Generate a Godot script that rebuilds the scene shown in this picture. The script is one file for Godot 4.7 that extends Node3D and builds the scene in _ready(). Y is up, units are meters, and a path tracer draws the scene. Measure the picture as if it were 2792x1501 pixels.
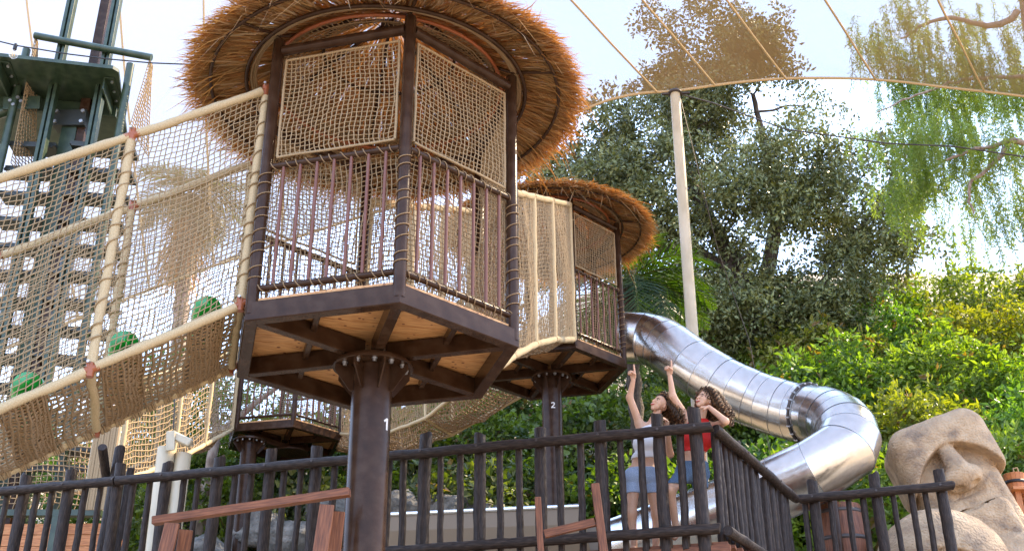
extends Node3D
# A thatched rope-net play tower seen from below: towers, net bridges, tube slide, log fence, two visitors, trees and shade sails.

# ------------------------------------------------------------------ mesh builder
class MB:
	var v := PackedVector3Array()
	var n := PackedVector3Array()
	var c := PackedColorArray()
	var ix := PackedInt32Array()
	var col := Color(1, 1, 1)
	var use_col := false

	func vert(p: Vector3, nn: Vector3) -> int:
		v.append(p); n.append(nn); c.append(col)
		return v.size() - 1

	# corners run counter-clockwise seen from outside
	func quad_i(a: int, b: int, cc: int, d: int) -> void:
		ix.append_array(PackedInt32Array([a, cc, b, a, d, cc]))

	func tri_i(a: int, b: int, cc: int) -> void:
		ix.append_array(PackedInt32Array([a, cc, b]))

	func quad(a: Vector3, b: Vector3, cc: Vector3, d: Vector3) -> void:
		var nn := (b - a).cross(d - a)
		if nn.length_squared() < 1e-14: nn = (cc - b).cross(d - b)
		nn = nn.normalized()
		quad_i(vert(a, nn), vert(b, nn), vert(cc, nn), vert(d, nn))

	func tri(a: Vector3, b: Vector3, cc: Vector3) -> void:
		var nn := (b - a).cross(cc - a).normalized()
		tri_i(vert(a, nn), vert(b, nn), vert(cc, nn))

	func tube(path: PackedVector3Array, rads, sides: int = 6, cap: bool = true, closed: bool = false) -> void:
		var m := path.size()
		if m < 2: return
		var one: bool = not (rads is PackedFloat32Array)
		var t0 := (path[1] - path[0]).normalized()
		var u := t0.cross(Vector3.UP)
		if u.length_squared() < 0.01: u = t0.cross(Vector3.RIGHT)
		u = u.normalized()
		var first := v.size()
		var cs := PackedFloat32Array(); var sn := PackedFloat32Array()
		for k in sides:
			cs.append(cos(TAU * k / sides)); sn.append(sin(TAU * k / sides))
		for j in m:
			var t: Vector3
			if closed: t = path[(j + 1) % m] - path[(j - 1 + m) % m]
			elif j == 0: t = path[1] - path[0]
			elif j == m - 1: t = path[m - 1] - path[m - 2]
			else: t = path[j + 1] - path[j - 1]
			t = t.normalized()
			u = (u - t * u.dot(t)).normalized()
			var w := t.cross(u)
			var r: float = rads if one else rads[j]
			var p := path[j]
			for k in sides:
				var d := u * cs[k] + w * sn[k]
				v.append(p + d * r); n.append(d); c.append(col)
		var rings := m if closed else m - 1
		for j in rings:
			var o := first + j * sides
			var o2 := first + ((j + 1) % m) * sides
			for k in sides:
				var k2 := (k + 1) % sides
				ix.append(o + k); ix.append(o2 + k2); ix.append(o + k2)
				ix.append(o + k); ix.append(o2 + k); ix.append(o2 + k2)
		if cap and not closed:
			for e in 2:
				var o := first + (0 if e == 0 else (m - 1) * sides)
				var nn := (path[0] - path[1]).normalized() if e == 0 else (path[m - 1] - path[m - 2]).normalized()
				var ids := PackedInt32Array()
				for k in sides: ids.append(vert(v[o + k], nn))
				for k in range(1, sides - 1):
					if e == 0: tri_i(ids[0], ids[k + 1], ids[k])
					else: tri_i(ids[0], ids[k], ids[k + 1])

	func rod(a: Vector3, b: Vector3, r: float, sides: int = 8, r2: float = -1.0) -> void:
		tube(PackedVector3Array([a, b]), PackedFloat32Array([r, r if r2 < 0 else r2]), sides)

	# a box with chamfered edges that shade as rounded
	func box(ctr: Vector3, size: Vector3, bs: Basis = Basis.IDENTITY, ch: float = 0.004) -> void:
		var h := size * 0.5
		ch = minf(ch, minf(h.x, minf(h.y, h.z)) * 0.6)
		var id := {}
		for sx in [-1, 1]:
			for sy in [-1, 1]:
				for sz in [-1, 1]:
					var s := Vector3(sx, sy, sz)
					for ax in 3:
						var p := s * h
						var nn := Vector3.ZERO
						nn[ax] = s[ax]
						for o in 3:
							if o != ax: p[o] -= s[o] * ch
						id[[sx, sy, sz, ax]] = vert(ctr + bs * p, bs * nn)
		for ax in 3:
			var b1 := (ax + 1) % 3
			var b2 := (ax + 2) % 3
			for s in [-1, 1]:
				var q := []
				for pr in [[-1, -1], [1, -1], [1, 1], [-1, 1]]:
					var k := [0, 0, 0]
					k[ax] = s; k[b1] = pr[0]; k[b2] = pr[1]
					q.append(id[[k[0], k[1], k[2], ax]])
				if s > 0: quad_i(q[0], q[1], q[2], q[3])
				else: quad_i(q[3], q[2], q[1], q[0])
			# edges along ax
			for s1 in [-1, 1]:
				for s2 in [-1, 1]:
					var k := [0, 0, 0]
					k[b1] = s1; k[b2] = s2
					k[ax] = -1
					var a0: int = id[[k[0], k[1], k[2], b1]]
					var a1: int = id[[k[0], k[1], k[2], b2]]
					k[ax] = 1
					var c0: int = id[[k[0], k[1], k[2], b1]]
					var c1: int = id[[k[0], k[1], k[2], b2]]
					if s1 * s2 > 0: quad_i(a0, a1, c1, c0)
					else: quad_i(a0, c0, c1, a1)
		for sx in [-1, 1]:
			for sy in [-1, 1]:
				for sz in [-1, 1]:
					var a: int = id[[sx, sy, sz, 0]]
					var b: int = id[[sx, sy, sz, 1]]
					var d: int = id[[sx, sy, sz, 2]]
					if sx * sy * sz > 0: tri_i(a, b, d)
					else: tri_i(a, d, b)

	# square section from a to b; w across, h along up
	func beam(a: Vector3, b: Vector3, w: float, h: float, up: Vector3 = Vector3.UP, ch: float = 0.006) -> void:
		var x := (b - a).normalized()
		var z := x.cross(up).normalized()
		var y := z.cross(x)
		box((a + b) * 0.5, Vector3((b - a).length(), h, w), Basis(x, y, z), ch)

	# profile of (radius, height) turned round y
	func lathe(prof: PackedVector2Array, segs: int, at: Vector3 = Vector3.ZERO, bs: Basis = Basis.IDENTITY, sharp: bool = false) -> void:
		for j in prof.size() - 1:
			var p := prof[j]; var q := prof[j + 1]
			if sharp or j == 0: pass
			var d := (q - p)
			if d.length() < 1e-6: continue
			var nn := Vector2(d.y, -d.x).normalized()
			var n0 := nn; var n1 := nn
			if not sharp:
				if j > 0:
					var e := (p - prof[j - 1]); n0 = (nn + Vector2(e.y, -e.x).normalized()).normalized()
				if j < prof.size() - 2:
					var e2 := (prof[j + 2] - q); n1 = (nn + Vector2(e2.y, -e2.x).normalized()).normalized()
			var o := v.size()
			for k in segs + 1:
				var a := TAU * k / segs
				var dx := Vector3(sin(a), 0, cos(a))
				vert(at + bs * (dx * p.x + Vector3(0, p.y, 0)), bs * (dx * n0.x + Vector3(0, n0.y, 0)))
				vert(at + bs * (dx * q.x + Vector3(0, q.y, 0)), bs * (dx * n1.x + Vector3(0, n1.y, 0)))
			for k in segs:
				var a0 := o + k * 2
				quad_i(a0, a0 + 2, a0 + 3, a0 + 1)

	# prism of a flat polygon (counter-clockwise seen from the +w side), thickness along w
	func prism(pts: PackedVector3Array, w: Vector3) -> void:
		var m := pts.size()
		var top := PackedInt32Array(); var bot := PackedInt32Array()
		var nn := w.normalized()
		for p in pts: top.append(vert(p + w, nn))
		for p in pts: bot.append(vert(p, -nn))
		for k in range(1, m - 1):
			tri_i(top[0], top[k], top[k + 1]); tri_i(bot[0], bot[k + 1], bot[k])
		for k in m:
			var a := pts[k]; var b := pts[(k + 1) % m]
			quad(a, b, b + w, a + w)

	func mesh() -> ArrayMesh:
		var arr := []
		arr.resize(Mesh.ARRAY_MAX)
		arr[Mesh.ARRAY_VERTEX] = v
		arr[Mesh.ARRAY_NORMAL] = n
		if use_col: arr[Mesh.ARRAY_COLOR] = c
		arr[Mesh.ARRAY_INDEX] = ix
		var am := ArrayMesh.new()
		am.add_surface_from_arrays(Mesh.PRIMITIVE_TRIANGLES, arr)
		return am

var rng := RandomNumberGenerator.new()
var M := {}
var taken := {}

func lin(r: float, g: float, b: float, a: float = 1.0) -> Color:
	var k := Color(r, g, b).linear_to_srgb()
	k.a = a
	return k

func numbered(called: String) -> String:
	taken[called] = taken.get(called, -1) + 1
	return called if taken[called] == 0 else "%s_%03d" % [called, taken[called]]

func thing(called: String, label: String, category: String, at: Vector3 = Vector3.ZERO, turn: float = 0.0, group: String = "") -> Node3D:
	var o := Node3D.new()
	o.name = numbered(called)
	add_child(o)
	o.position = at
	o.rotation.y = turn
	tag(o, label, category, group)
	return o

func tag(o: Node, label: String, category: String, group: String = "") -> void:
	o.set_meta("label", label)
	o.set_meta("category", category)
	if group: o.set_meta("group", group)

func part(mb: MB, called: String, m: Material, parent: Node, label: String = "") -> MeshInstance3D:
	return put(mb.mesh(), called, m, parent, Transform3D.IDENTITY, label)

func put(mesh: Mesh, called: String, m: Material, parent: Node, at: Transform3D = Transform3D.IDENTITY, label: String = "") -> MeshInstance3D:
	var o := MeshInstance3D.new()
	o.mesh = mesh
	o.material_override = m
	o.name = called if parent != self else numbered(called)
	parent.add_child(o, true)
	o.transform = at
	if label: o.set_meta("label", label)
	return o

func structure(mb: MB, called: String, m: Material) -> MeshInstance3D:
	var o := part(mb, called, m, self)
	o.set_meta("kind", "structure")
	return o

# ------------------------------------------------------------------ textures and materials
func noise_image(sd: int, freq: float, octaves: int = 4, size: int = 256, kind: int = FastNoiseLite.TYPE_SIMPLEX_SMOOTH) -> Image:
	var f := FastNoiseLite.new()
	f.seed = sd; f.frequency = freq; f.noise_type = kind; f.fractal_octaves = octaves
	return f.get_seamless_image(size, size)

func ramp_tex(img: Image, cols: Array) -> ImageTexture:
	# cols: linear colours, spread evenly over the noise
	var w := img.get_width()
	var o := Image.create(w, w, false, Image.FORMAT_RGB8)
	var m := cols.size() - 1
	for y in w:
		for x in w:
			var t := clampf((img.get_pixel(x, y).r - 0.5) * 1.5 + 0.5, 0.0, 0.999) * m
			var k := int(t)
			o.set_pixel(x, y, (cols[k] as Color).lerp(cols[k + 1], t - k).linear_to_srgb())
	return ImageTexture.create_from_image(o)

func normal_tex(img: Image, strength: float) -> ImageTexture:
	var i: Image = img.duplicate()
	i.convert(Image.FORMAT_RGB8)
	i.bump_map_to_normal_map(strength)
	return ImageTexture.create_from_image(i)

func mat(name_: String, col: Color, rough: float, metal: float = 0.0) -> StandardMaterial3D:
	var m := StandardMaterial3D.new()
	m.resource_name = name_
	m.albedo_color = col
	m.roughness = rough
	m.metallic = metal
	M[name_] = m
	return m

func tri_map(m: StandardMaterial3D, sc: Vector3, world: bool = false) -> void:
	m.uv1_triplanar = true
	m.uv1_world_triplanar = world
	m.uv1_scale = sc

func make_materials() -> void:
	var n1 := noise_image(1, 0.02, 5)
	var n2 := noise_image(2, 0.06, 4)
	var n3 := noise_image(3, 0.012, 5)
	var fine := noise_image(4, 0.15, 3)
	var grain := noise_image(5, 0.03, 5)
	var nt_fine := normal_tex(fine, 3.0)
	var nt_mid := normal_tex(n2, 5.0)
	var m: StandardMaterial3D
	m = mat("brown_steel", Color(1, 1, 1), 0.24)
	m.albedo_texture = ramp_tex(n3, [Color(.032, .015, .008), Color(.045, .022, .012), Color(.060, .034, .021)])
	m.normal_enabled = true; m.normal_texture = nt_fine; m.normal_scale = 0.12
	m.metallic_specular = 0.30
	tri_map(m, Vector3(1.6, 1.6, 1.6), true)
	m = mat("red_steel", lin(.15, .049, .025), 0.38)
	m = mat("orange_steel", lin(.30, .085, .028), 0.35)
	m = mat("bolt_steel", lin(.55, .55, .56), 0.35, 0.9)
	m = mat("green_steel", Color(1, 1, 1), 0.34)
	m.albedo_texture = ramp_tex(n3, [Color(.018, .034, .018), Color(.028, .048, .026), Color(.042, .064, .036)])
	tri_map(m, Vector3(1.2, 1.2, 1.2), true)
	m = mat("dark_steel", lin(.022, .026, .022), 0.45)
	m = mat("green_plastic", lin(.010, .46, .045), 0.32)
	m.backlight_enabled = true; m.backlight = Color(0.04, 0.2, 0.06)
	for spec in [["rope", Color(.26, .175, .092), Color(.41, .295, .165)], ["wrap", Color(.42, .31, .165), Color(.60, .47, .28)], ["thick_rope", Color(.20, .125, .062), Color(.34, .225, .12)]]:
		m = mat(spec[0], Color(1, 1, 1), 0.82)
		m.albedo_texture = ramp_tex(n2, [spec[1], (spec[1] as Color).lerp(spec[2], .6), spec[2]])
		m.normal_enabled = true; m.normal_texture = nt_fine; m.normal_scale = 0.6
		tri_map(m, Vector3(5, 5, 5), true)
	# wood with the grain along x
	for spec in [["pine", Color(.38, .17, .058), Color(.56, .29, .115), Color(.66, .37, .16)], ["red_timber", Color(.10, .031, .011), Color(.165, .053, .019), Color(.235, .083, .032)], ["orange_timber", Color(.30, .105, .034), Color(.46, .18, .062), Color(.55, .24, .09)], ["deck_edge", Color(.26, .15, .085), Color(.36, .21, .12), Color(.44, .27, .16)]]:
		m = mat(spec[0], Color(1, 1, 1), 0.6)
		m.albedo_texture = ramp_tex(grain, [spec[1], spec[2], spec[3]])
		m.normal_enabled = true; m.normal_texture = normal_tex(grain, 4.0); m.normal_scale = 0.3
		tri_map(m, Vector3(0.55, 7.0, 7.0))
	# knots in the pine, long in the picture because it is stretched along the grain
	var pim: Image = (M.pine.albedo_texture as ImageTexture).get_image()
	pim.resize(1024, 256)
	var kr := RandomNumberGenerator.new(); kr.seed = 3
	for q in 9:
		var kc := Vector2(kr.randf_range(10, 1013), kr.randf_range(24, 232)); var kw := kr.randf_range(4.0, 8.0)
		for yy in range(-40, 41):
			for xx in range(-14, 15):
				var dd := Vector2(xx / kw, yy / (kw * 3.2)).length()
				if dd < 1.25:
					var px := posmod(int(kc.x) + xx, 1024); var py := posmod(int(kc.y) + yy, 256)
					pim.set_pixel(px, py, pim.get_pixel(px, py).lerp(Color(.34, .15, .07), clampf((1.25 - dd) * 2.0, 0, .85)))
	M.pine.albedo_texture = ImageTexture.create_from_image(pim)
	m = mat("log", Color(1, 1, 1), 0.5)
	m.albedo_texture = ramp_tex(grain, [Color(.015, .011, .0095), Color(.029, .020, .0165), Color(.060, .043, .035)])
	m.normal_enabled = true; m.normal_texture = normal_tex(grain, 6.0); m.normal_scale = 0.7
	m.metallic_specular = 0.32
	tri_map(m, Vector3(9.0, 0.9, 9.0))
	m = mat("slide_metal", Color(1, 1, 1), 0.24, 1.0)
	m.albedo_texture = ramp_tex(n1, [Color(.62, .61, .59), Color(.72, .71, .69), Color(.78, .775, .76)])
	m.roughness_texture = ramp_tex(n2, [Color(.35, .35, .35), Color(.55, .55, .55), Color(.80, .80, .80)])
	m.roughness = 0.30
	m.normal_enabled = true; m.normal_texture = normal_tex(n3, 2.0); m.normal_scale = 0.10
	tri_map(m, Vector3(1.1, 1.1, 1.1))
	m = mat("trough_metal", lin(.20, .140, .085), 0.45, 0.0)
	m = mat("seam_metal", lin(.42, .41, .40), 0.4, 1.0)
	m = mat("ring_metal", lin(.07, .055, .05), 0.45, 0.3)
	m = mat("cream_paint", Color(1, 1, 1), 0.45)
	m.albedo_texture = ramp_tex(n3, [Color(.47, .40, .27), Color(.56, .48, .34), Color(.62, .54, .40)])
	tri_map(m, Vector3(.8, .3, .8), true)
	m = mat("sail", lin(.34, .235, .135, 0.63), 0.95)
	m.transparency = BaseMaterial3D.TRANSPARENCY_ALPHA
	m.backlight_enabled = true; m.backlight = Color(0.21, 0.15, 0.088)
	m.cull_mode = BaseMaterial3D.CULL_DISABLED
	m = mat("sail_hem", lin(.55, .40, .22), 0.9)
	m.backlight_enabled = true; m.backlight = Color(0.14, 0.095, 0.05)
	m = mat("thatch", Color(1, 1, 1), 0.75)
	m.vertex_color_use_as_albedo = true
	m.backlight_enabled = true; m.backlight = Color(1.0, 0.76, 0.42)
	m.cull_mode = BaseMaterial3D.CULL_DISABLED
	m = mat("leaf", Color(1, 1, 1), 0.42)
	m.vertex_color_use_as_albedo = true
	m.backlight_enabled = true; m.backlight = Color(0.95, 1.0, 0.25)
	m.cull_mode = BaseMaterial3D.CULL_DISABLED
	m = mat("dull_leaf", Color(1, 1, 1), 0.4)
	m.vertex_color_use_as_albedo = true
	m.backlight_enabled = true; m.backlight = Color(0.55, 0.55, 0.2)
	m.cull_mode = BaseMaterial3D.CULL_DISABLED
	m = mat("bark", Color(1, 1, 1), 0.9)
	m.albedo_texture = ramp_tex(n1, [Color(.035, .025, .018), Color(.075, .055, .040), Color(.13, .10, .075)])
	m.normal_enabled = true; m.normal_texture = nt_mid; m.normal_scale = 1.0
	tri_map(m, Vector3(2.5, .8, 2.5), true)
	m = mat("pale_bark", Color(1, 1, 1), 0.9)
	m.albedo_texture = ramp_tex(n1, [Color(.16, .11, .08), Color(.30, .22, .17), Color(.42, .34, .27)])
	tri_map(m, Vector3(2.0, .6, 2.0), true)
	m = mat("soil", Color(1, 1, 1), 0.95)
	m.albedo_texture = ramp_tex(n1, [Color(.30, .22, .14), Color(.42, .33, .22), Color(.52, .43, .31)])
	m.normal_enabled = true; m.normal_texture = nt_mid; m.normal_scale = 1.2
	tri_map(m, Vector3(.5, .5, .5), true)
	m = mat("statue_stone", Color(1, 1, 1), 0.9)
	m.albedo_texture = ramp_tex(n1, [Color(.22, .165, .118), Color(.36, .255, .165), Color(.46, .325, .20), Color(.52, .375, .235), Color(.57, .425, .28)])
	m.normal_enabled = true; m.normal_texture = normal_tex(fine, 9.0); m.normal_scale = 0.55
	tri_map(m, Vector3(.55, .55, .55), true)
	m = mat("rock", Color(1, 1, 1), 0.9)
	m.albedo_texture = ramp_tex(n1, [Color(.06, .057, .05), Color(.15, .14, .12), Color(.27, .25, .22)])
	m.normal_enabled = true; m.normal_texture = normal_tex(n2, 7.0); m.normal_scale = 1.0
	tri_map(m, Vector3(.9, .9, .9), true)
	m = mat("black_plastic", lin(.015, .015, .017), 0.5)
	m = mat("white_paint", lin(.75, .74, .72), 0.5)
	m = mat("skin", Color(1, 1, 1), 0.5)
	m.albedo_texture = ramp_tex(n2, [Color(.58, .33, .21), Color(.61, .36, .235), Color(.64, .39, .26)])
	tri_map(m, Vector3(3, 3, 3))
	m.subsurf_scatter_enabled = true; m.subsurf_scatter_strength = 0.12
	m = mat("white_cloth", lin(.74, .74, .76), 0.9)
	m.rim_enabled = true; m.rim = 0.3
	m = mat("red_cloth", lin(.62, .022, .018), 0.85)
	m = mat("denim_light", Color(1, 1, 1), 0.9)
	m.albedo_texture = ramp_tex(n2, [Color(.20, .28, .46), Color(.34, .45, .64), Color(.50, .60, .76)])
	tri_map(m, Vector3(6, 6, 6))
	m = mat("denim_dark", Color(1, 1, 1), 0.9)
	m.albedo_texture = ramp_tex(n2, [Color(.06, .11, .20), Color(.11, .18, .29), Color(.19, .28, .40)])
	tri_map(m, Vector3(6, 6, 6))
	m = mat("hair", Color(1, 1, 1), 0.42)
	m.vertex_color_use_as_albedo = true
	m = mat("dark_eye", lin(.02, .012, .01), 0.2)
	m = mat("lip", lin(.48, .12, .10), 0.4)
	m = mat("tooth", lin(.8, .78, .74), 0.3)
	m = mat("glass", Color(1, 0.97, 0.92, 0.12), 0.05)
	m.transparency = BaseMaterial3D.TRANSPARENCY_ALPHA
	m = mat("filament", lin(.75, .45, .12), 0.5)

# ------------------------------------------------------------------ ropes, nets
func line(a: Vector3, b: Vector3, m: int, wob: float = 0.0) -> PackedVector3Array:
	var o := PackedVector3Array()
	for k in m + 1:
		var j := Vector3(rng.randf_range(-1, 1), rng.randf_range(-1, 1), rng.randf_range(-1, 1)) * wob if wob > 0 else Vector3.ZERO
		o.append(a.lerp(b, float(k) / m) + j)
	return o

# a tube wound closely with cord: ridges of real depth
func wound(mb: MB, path: PackedVector3Array, r: float, pitch: float = 0.011, sides: int = 9) -> void:
	var cv := Curve3D.new()
	for p in path: cv.add_point(p)
	cv.bake_interval = 0.02
	var ln := cv.get_baked_length()
	var m := int(ln / pitch) * 2
	var pts := PackedVector3Array(); var rs := PackedFloat32Array()
	var ph := rng.randf() * 10.0
	for k in m + 1:
		var s := ln * k / m
		pts.append(cv.sample_baked(s))
		rs.append(r * (1.0 + 0.05 * sin(s * 31.0 + ph) + 0.04 * sin(s * 13.0 + ph * 2.0)) + (0.0022 if k % 2 == 0 else -0.0022))
	mb.tube(pts, rs, sides)

func helix(mb: MB, a: Vector3, b: Vector3, r: float, pitch: float, rr: float, sides: int = 4) -> void:
	var ax := (b - a).normalized()
	var u := ax.cross(Vector3(0.31, 0.2, 0.93)).normalized()
	var w := ax.cross(u)
	var ln := (b - a).length()
	var m := int(ln / pitch * 12.0)
	var pts := PackedVector3Array()
	var ph := rng.randf() * TAU
	var wob := 0.0
	for k in m + 1:
		var t := float(k) / m
		var ang := ph + t * ln / pitch * TAU
		wob = 0.18 * pitch * sin(ang * 0.37 + ph)
		pts.append(a + ax * (t * ln + wob) + (u * cos(ang) + w * sin(ang)) * r)
	mb.tube(pts, rr, sides)

# net over the patch a (u=0,v=0), b (1,0), c (1,1), d (0,1)
func net(mb: MB, a: Vector3, b: Vector3, c: Vector3, d: Vector3, cell: float, r: float, sag: float = 0.0, jit: float = 0.12, sides: int = 3, cell_v: float = -1.0) -> void:
	if cell_v < 0: cell_v = cell
	var nu := maxi(2, int(round((a.distance_to(b) + d.distance_to(c)) * 0.5 / cell)))
	var nv := maxi(2, int(round((a.distance_to(d) + b.distance_to(c)) * 0.5 / cell_v)))
	var nrm := (b - a).cross(d - a).normalized()
	var g := []
	var ph := rng.randf() * 10.0
	for j in nv + 1:
		var row := PackedVector3Array()
		for i in nu + 1:
			var u := float(i) / nu; var w := float(j) / nv
			var p := a.lerp(b, u).lerp(d.lerp(c, u), w)
			var edge := 4.0 * minf(u, 1.0 - u) * minf(1.0, 4.0 * minf(w, 1.0 - w)) if sag != 0.0 else 0.0
			p += nrm * sag * edge * (0.8 + 0.3 * sin(ph + u * 5.0 + w * 3.0))
			var dn := clampf(minf(minf(u, 1.0 - u) * nu, minf(w, 1.0 - w) * nv), 0.0, 1.0)
			p += (Vector3(rng.randf_range(-1, 1), rng.randf_range(-1, 1), rng.randf_range(-1, 1)) * cell * jit + (b - a).normalized() * cell * 0.45 * sin(w * 6.0 + ph + u * 2.0) + (d - a).normalized() * cell * 0.45 * sin(u * 7.0 + ph * 1.7)) * dn
			row.append(p)
		g.append(row)
	for j in nv + 1: mb.tube(g[j], r, sides, false)
	for i in nu + 1:
		var colp := PackedVector3Array()
		for j in nv + 1: colp.append(g[j][i] + nrm * r * 0.5)
		mb.tube(colp, r, sides, false)

func round_path(a: Vector3, b: Vector3, c: Vector3, d: Vector3) -> PackedVector3Array:
	return PackedVector3Array([a, b, c, d])

func _ready() -> void:
	rng.seed = 11
	var cam := Camera3D.new()
	cam.name = "camera"
	cam.fov = 27.614
	cam.near = 0.1; cam.far = 4000.0
	cam.position = Vector3(0, 1.6, 0)
	cam.rotation = Vector3(0.4516, 0, -0.006)
	add_child(cam)
	cam.current = true
	var we := WorldEnvironment.new()
	we.name = "environment"
	var env := Environment.new()
	env.background_mode = Environment.BG_SKY
	var sky := Sky.new()
	var sm := ProceduralSkyMaterial.new()
	sm.sky_top_color = Color(.60, .70, .86)
	sm.sky_horizon_color = Color(.70, .77, .89)
	sm.sky_curve = 0.30
	sm.ground_bottom_color = Color(.30, .25, .20)
	sm.ground_horizon_color = Color(.60, .58, .55)
	sm.sky_energy_multiplier = 1.3
	sky.sky_material = sm
	env.sky = sky
	env.background_energy_multiplier = 1.0
	env.tonemap_mode = Environment.TONE_MAPPER_LINEAR
	env.tonemap_exposure = 2.85
	env.sdfgi_enabled = true; env.ssao_enabled = true; env.ssil_enabled = true
	we.environment = env
	add_child(we)
	var sun := DirectionalLight3D.new()
	sun.name = "sun"
	sun.light_energy = 1.6
	sun.light_color = Color(1.0, .90, .75)
	sun.light_angular_distance = 0.5
	sun.shadow_enabled = true
	add_child(sun)
	sun.look_at_from_position(Vector3(.68, .74, -.32) * 50.0, Vector3.ZERO)
	make_materials()
	build_ground()
	towers()
	bridges()
	green_course()
	sails()
	masts()
	slide()
	fences()
	front_timbers()
	stones()
	barrel_and_rack()
	hut()
	plants()
	people()

# ------------------------------------------------------------------ towers
const HEX_R := 1.25
const POST_R := 1.2
const H_BOT := 0.121
const H_MID := 1.217
const H_TOP := 2.378
const H_POST := 2.50

func hexdir(k: int) -> Vector3:
	var a := k * PI / 3.0
	return Vector3(sin(a), 0, cos(a))

func tower_corner(at: Vector3, yaw: float, k: int, r: float = POST_R) -> Vector3:
	return at + (Basis(Vector3.UP, yaw) * hexdir(k)) * r

func tower(label: String, deck: Vector3, yaw: float, ground: float, panels: Array, top_beams: Array, roof: bool, number: String, detail: bool, column_off: Vector3 = Vector3.ZERO) -> Node3D:
	var t := thing("play_tower", label, "tower", Vector3(deck.x, ground, deck.z), yaw, "")
	var D := deck.y - ground
	var bsm: Material = M.brown_steel
	# column
	var mb := MB.new()
	mb.lathe(PackedVector2Array([Vector2(.165, -0.3), Vector2(.165, D - .40), Vector2(.165, D - .185)]), 40, column_off)
	var colm := part(mb, "column", bsm, t)
	mb = MB.new()
	mb.lathe(PackedVector2Array([Vector2(.0, D - .215), Vector2(.325, D - .215), Vector2(.335, D - .210), Vector2(.335, D - .193), Vector2(.33, D - .188), Vector2(0, D - .188)]), 40, column_off, Basis.IDENTITY, true)
	mb.lathe(PackedVector2Array([Vector2(.0, D - .186), Vector2(.30, D - .186), Vector2(.305, D - .182), Vector2(.305, D - .165), Vector2(0, D - .165)]), 40, column_off, Basis.IDENTITY, true)
	part(mb, "flange", bsm, colm)
	for k in 8:
		mb = MB.new()
		var dx := Basis(Vector3.UP, k * TAU / 8.0 + 0.15) * Vector3(0, 0, 1)
		var sx := Vector3.UP.cross(dx) * 0.006
		var pp := PackedVector3Array([column_off + dx * .164 + Vector3(0, D - .2155, 0) - sx, column_off + dx * .164 + Vector3(0, D - .43, 0) - sx, column_off + dx * .19 + Vector3(0, D - .43, 0) - sx, column_off + dx * .32 + Vector3(0, D - .27, 0) - sx, column_off + dx * .32 + Vector3(0, D - .2155, 0) - sx])
		pp.reverse()
		mb.prism(pp, sx * 2.0)
		part(mb, "gusset", bsm, colm)
	mb = MB.new()
	mb.lathe(PackedVector2Array([Vector2(0, -.028), Vector2(.012, -.028), Vector2(.012, -.006)]), 8)
	mb.lathe(PackedVector2Array([Vector2(.012, -.026), Vector2(.020, -.026), Vector2(.020, -.008), Vector2(.026, -.006), Vector2(.026, 0)]), 6, Vector3.ZERO, Basis.IDENTITY, true)
	var bolt := mb.mesh()
	for k in 12:
		var dx := Basis(Vector3.UP, k * TAU / 12.0 + 0.42) * Vector3(0, 0, 1)
		put(bolt, "bolt", M.bolt_steel, colm, Transform3D(Basis.IDENTITY, column_off + dx * .27 + Vector3(0, D - .2155, 0)))
	if number:
		var tm := TextMesh.new()
		tm.text = number
		var sf := SystemFont.new(); sf.font_names = PackedStringArray(["Droid Sans"]); sf.font_weight = 700
		tm.font = sf; tm.font_size = 40; tm.pixel_size = 0.0034; tm.depth = 0.002
		var arr := tm.surface_get_arrays(0) if tm.get_surface_count() > 0 else tm.get_mesh_arrays()
		var vs: PackedVector3Array = arr[Mesh.ARRAY_VERTEX]
		var ns: PackedVector3Array = arr[Mesh.ARRAY_NORMAL]
		var a0 := 1.02 - yaw if number == "1" else 0.05 - yaw
		for q in vs.size():
			var ang := a0 + vs[q].x / .165
			var rr := .1665 + vs[q].z
			var up := vs[q].y + D - .72
			vs[q] = column_off + Vector3(sin(ang) * rr, up, cos(ang) * rr)
			ns[q] = Basis(Vector3.UP, ang) * ns[q]
		var am := ArrayMesh.new()
		var na := []; na.resize(Mesh.ARRAY_MAX)
		na[Mesh.ARRAY_VERTEX] = vs; na[Mesh.ARRAY_NORMAL] = ns
		if arr[Mesh.ARRAY_INDEX] != null: na[Mesh.ARRAY_INDEX] = arr[Mesh.ARRAY_INDEX]
		am.add_surface_from_arrays(Mesh.PRIMITIVE_TRIANGLES, na)
		put(am, "number", M.white_paint, colm, Transform3D.IDENTITY, "white painted number %s on the column" % number)
	# deck frame: six mitred perimeter beams, six spokes, two joists
	var prof := [Vector2(0.008, -.162), Vector2(0, -.154), Vector2(0, -.008), Vector2(.008, 0), Vector2(.092, 0), Vector2(.10, -.008), Vector2(.10, -.154), Vector2(.092, -.162)]
	for k in 6:
		mb = MB.new()
		var d0 := hexdir(k); var d1 := hexdir(k + 1)
		for q in prof.size():
			var a: Vector2 = prof[q]; var b: Vector2 = prof[(q + 1) % prof.size()]
			var ra := HEX_R - a.x / cos(PI / 6); var rb := HEX_R - b.x / cos(PI / 6)
			mb.quad(d0 * ra + Vector3(0, D + a.y, 0), d1 * ra + Vector3(0, D + a.y, 0), d1 * rb + Vector3(0, D + b.y, 0), d0 * rb + Vector3(0, D + b.y, 0))
		part(mb, "edge_beam", bsm, t)
		mb = MB.new()
		mb.beam(d0 * .12 + Vector3(0, D - .082, 0), d0 * (HEX_R - .118) + Vector3(0, D - .082, 0), .085, .15 + .001 * k)
		part(mb, "spoke_beam", bsm, t)
	for s in [-1, 1]:
		mb = MB.new()
		var x: float = s * .54
		var zl: float = (HEX_R - absf(x) / sin(PI / 3) * 0.5) * 1.0 - .20
		mb.beam(Vector3(x, D - .045, -zl), Vector3(x, D - .045, zl), .05, .075)
		part(mb, "joist", bsm, t)
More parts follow.
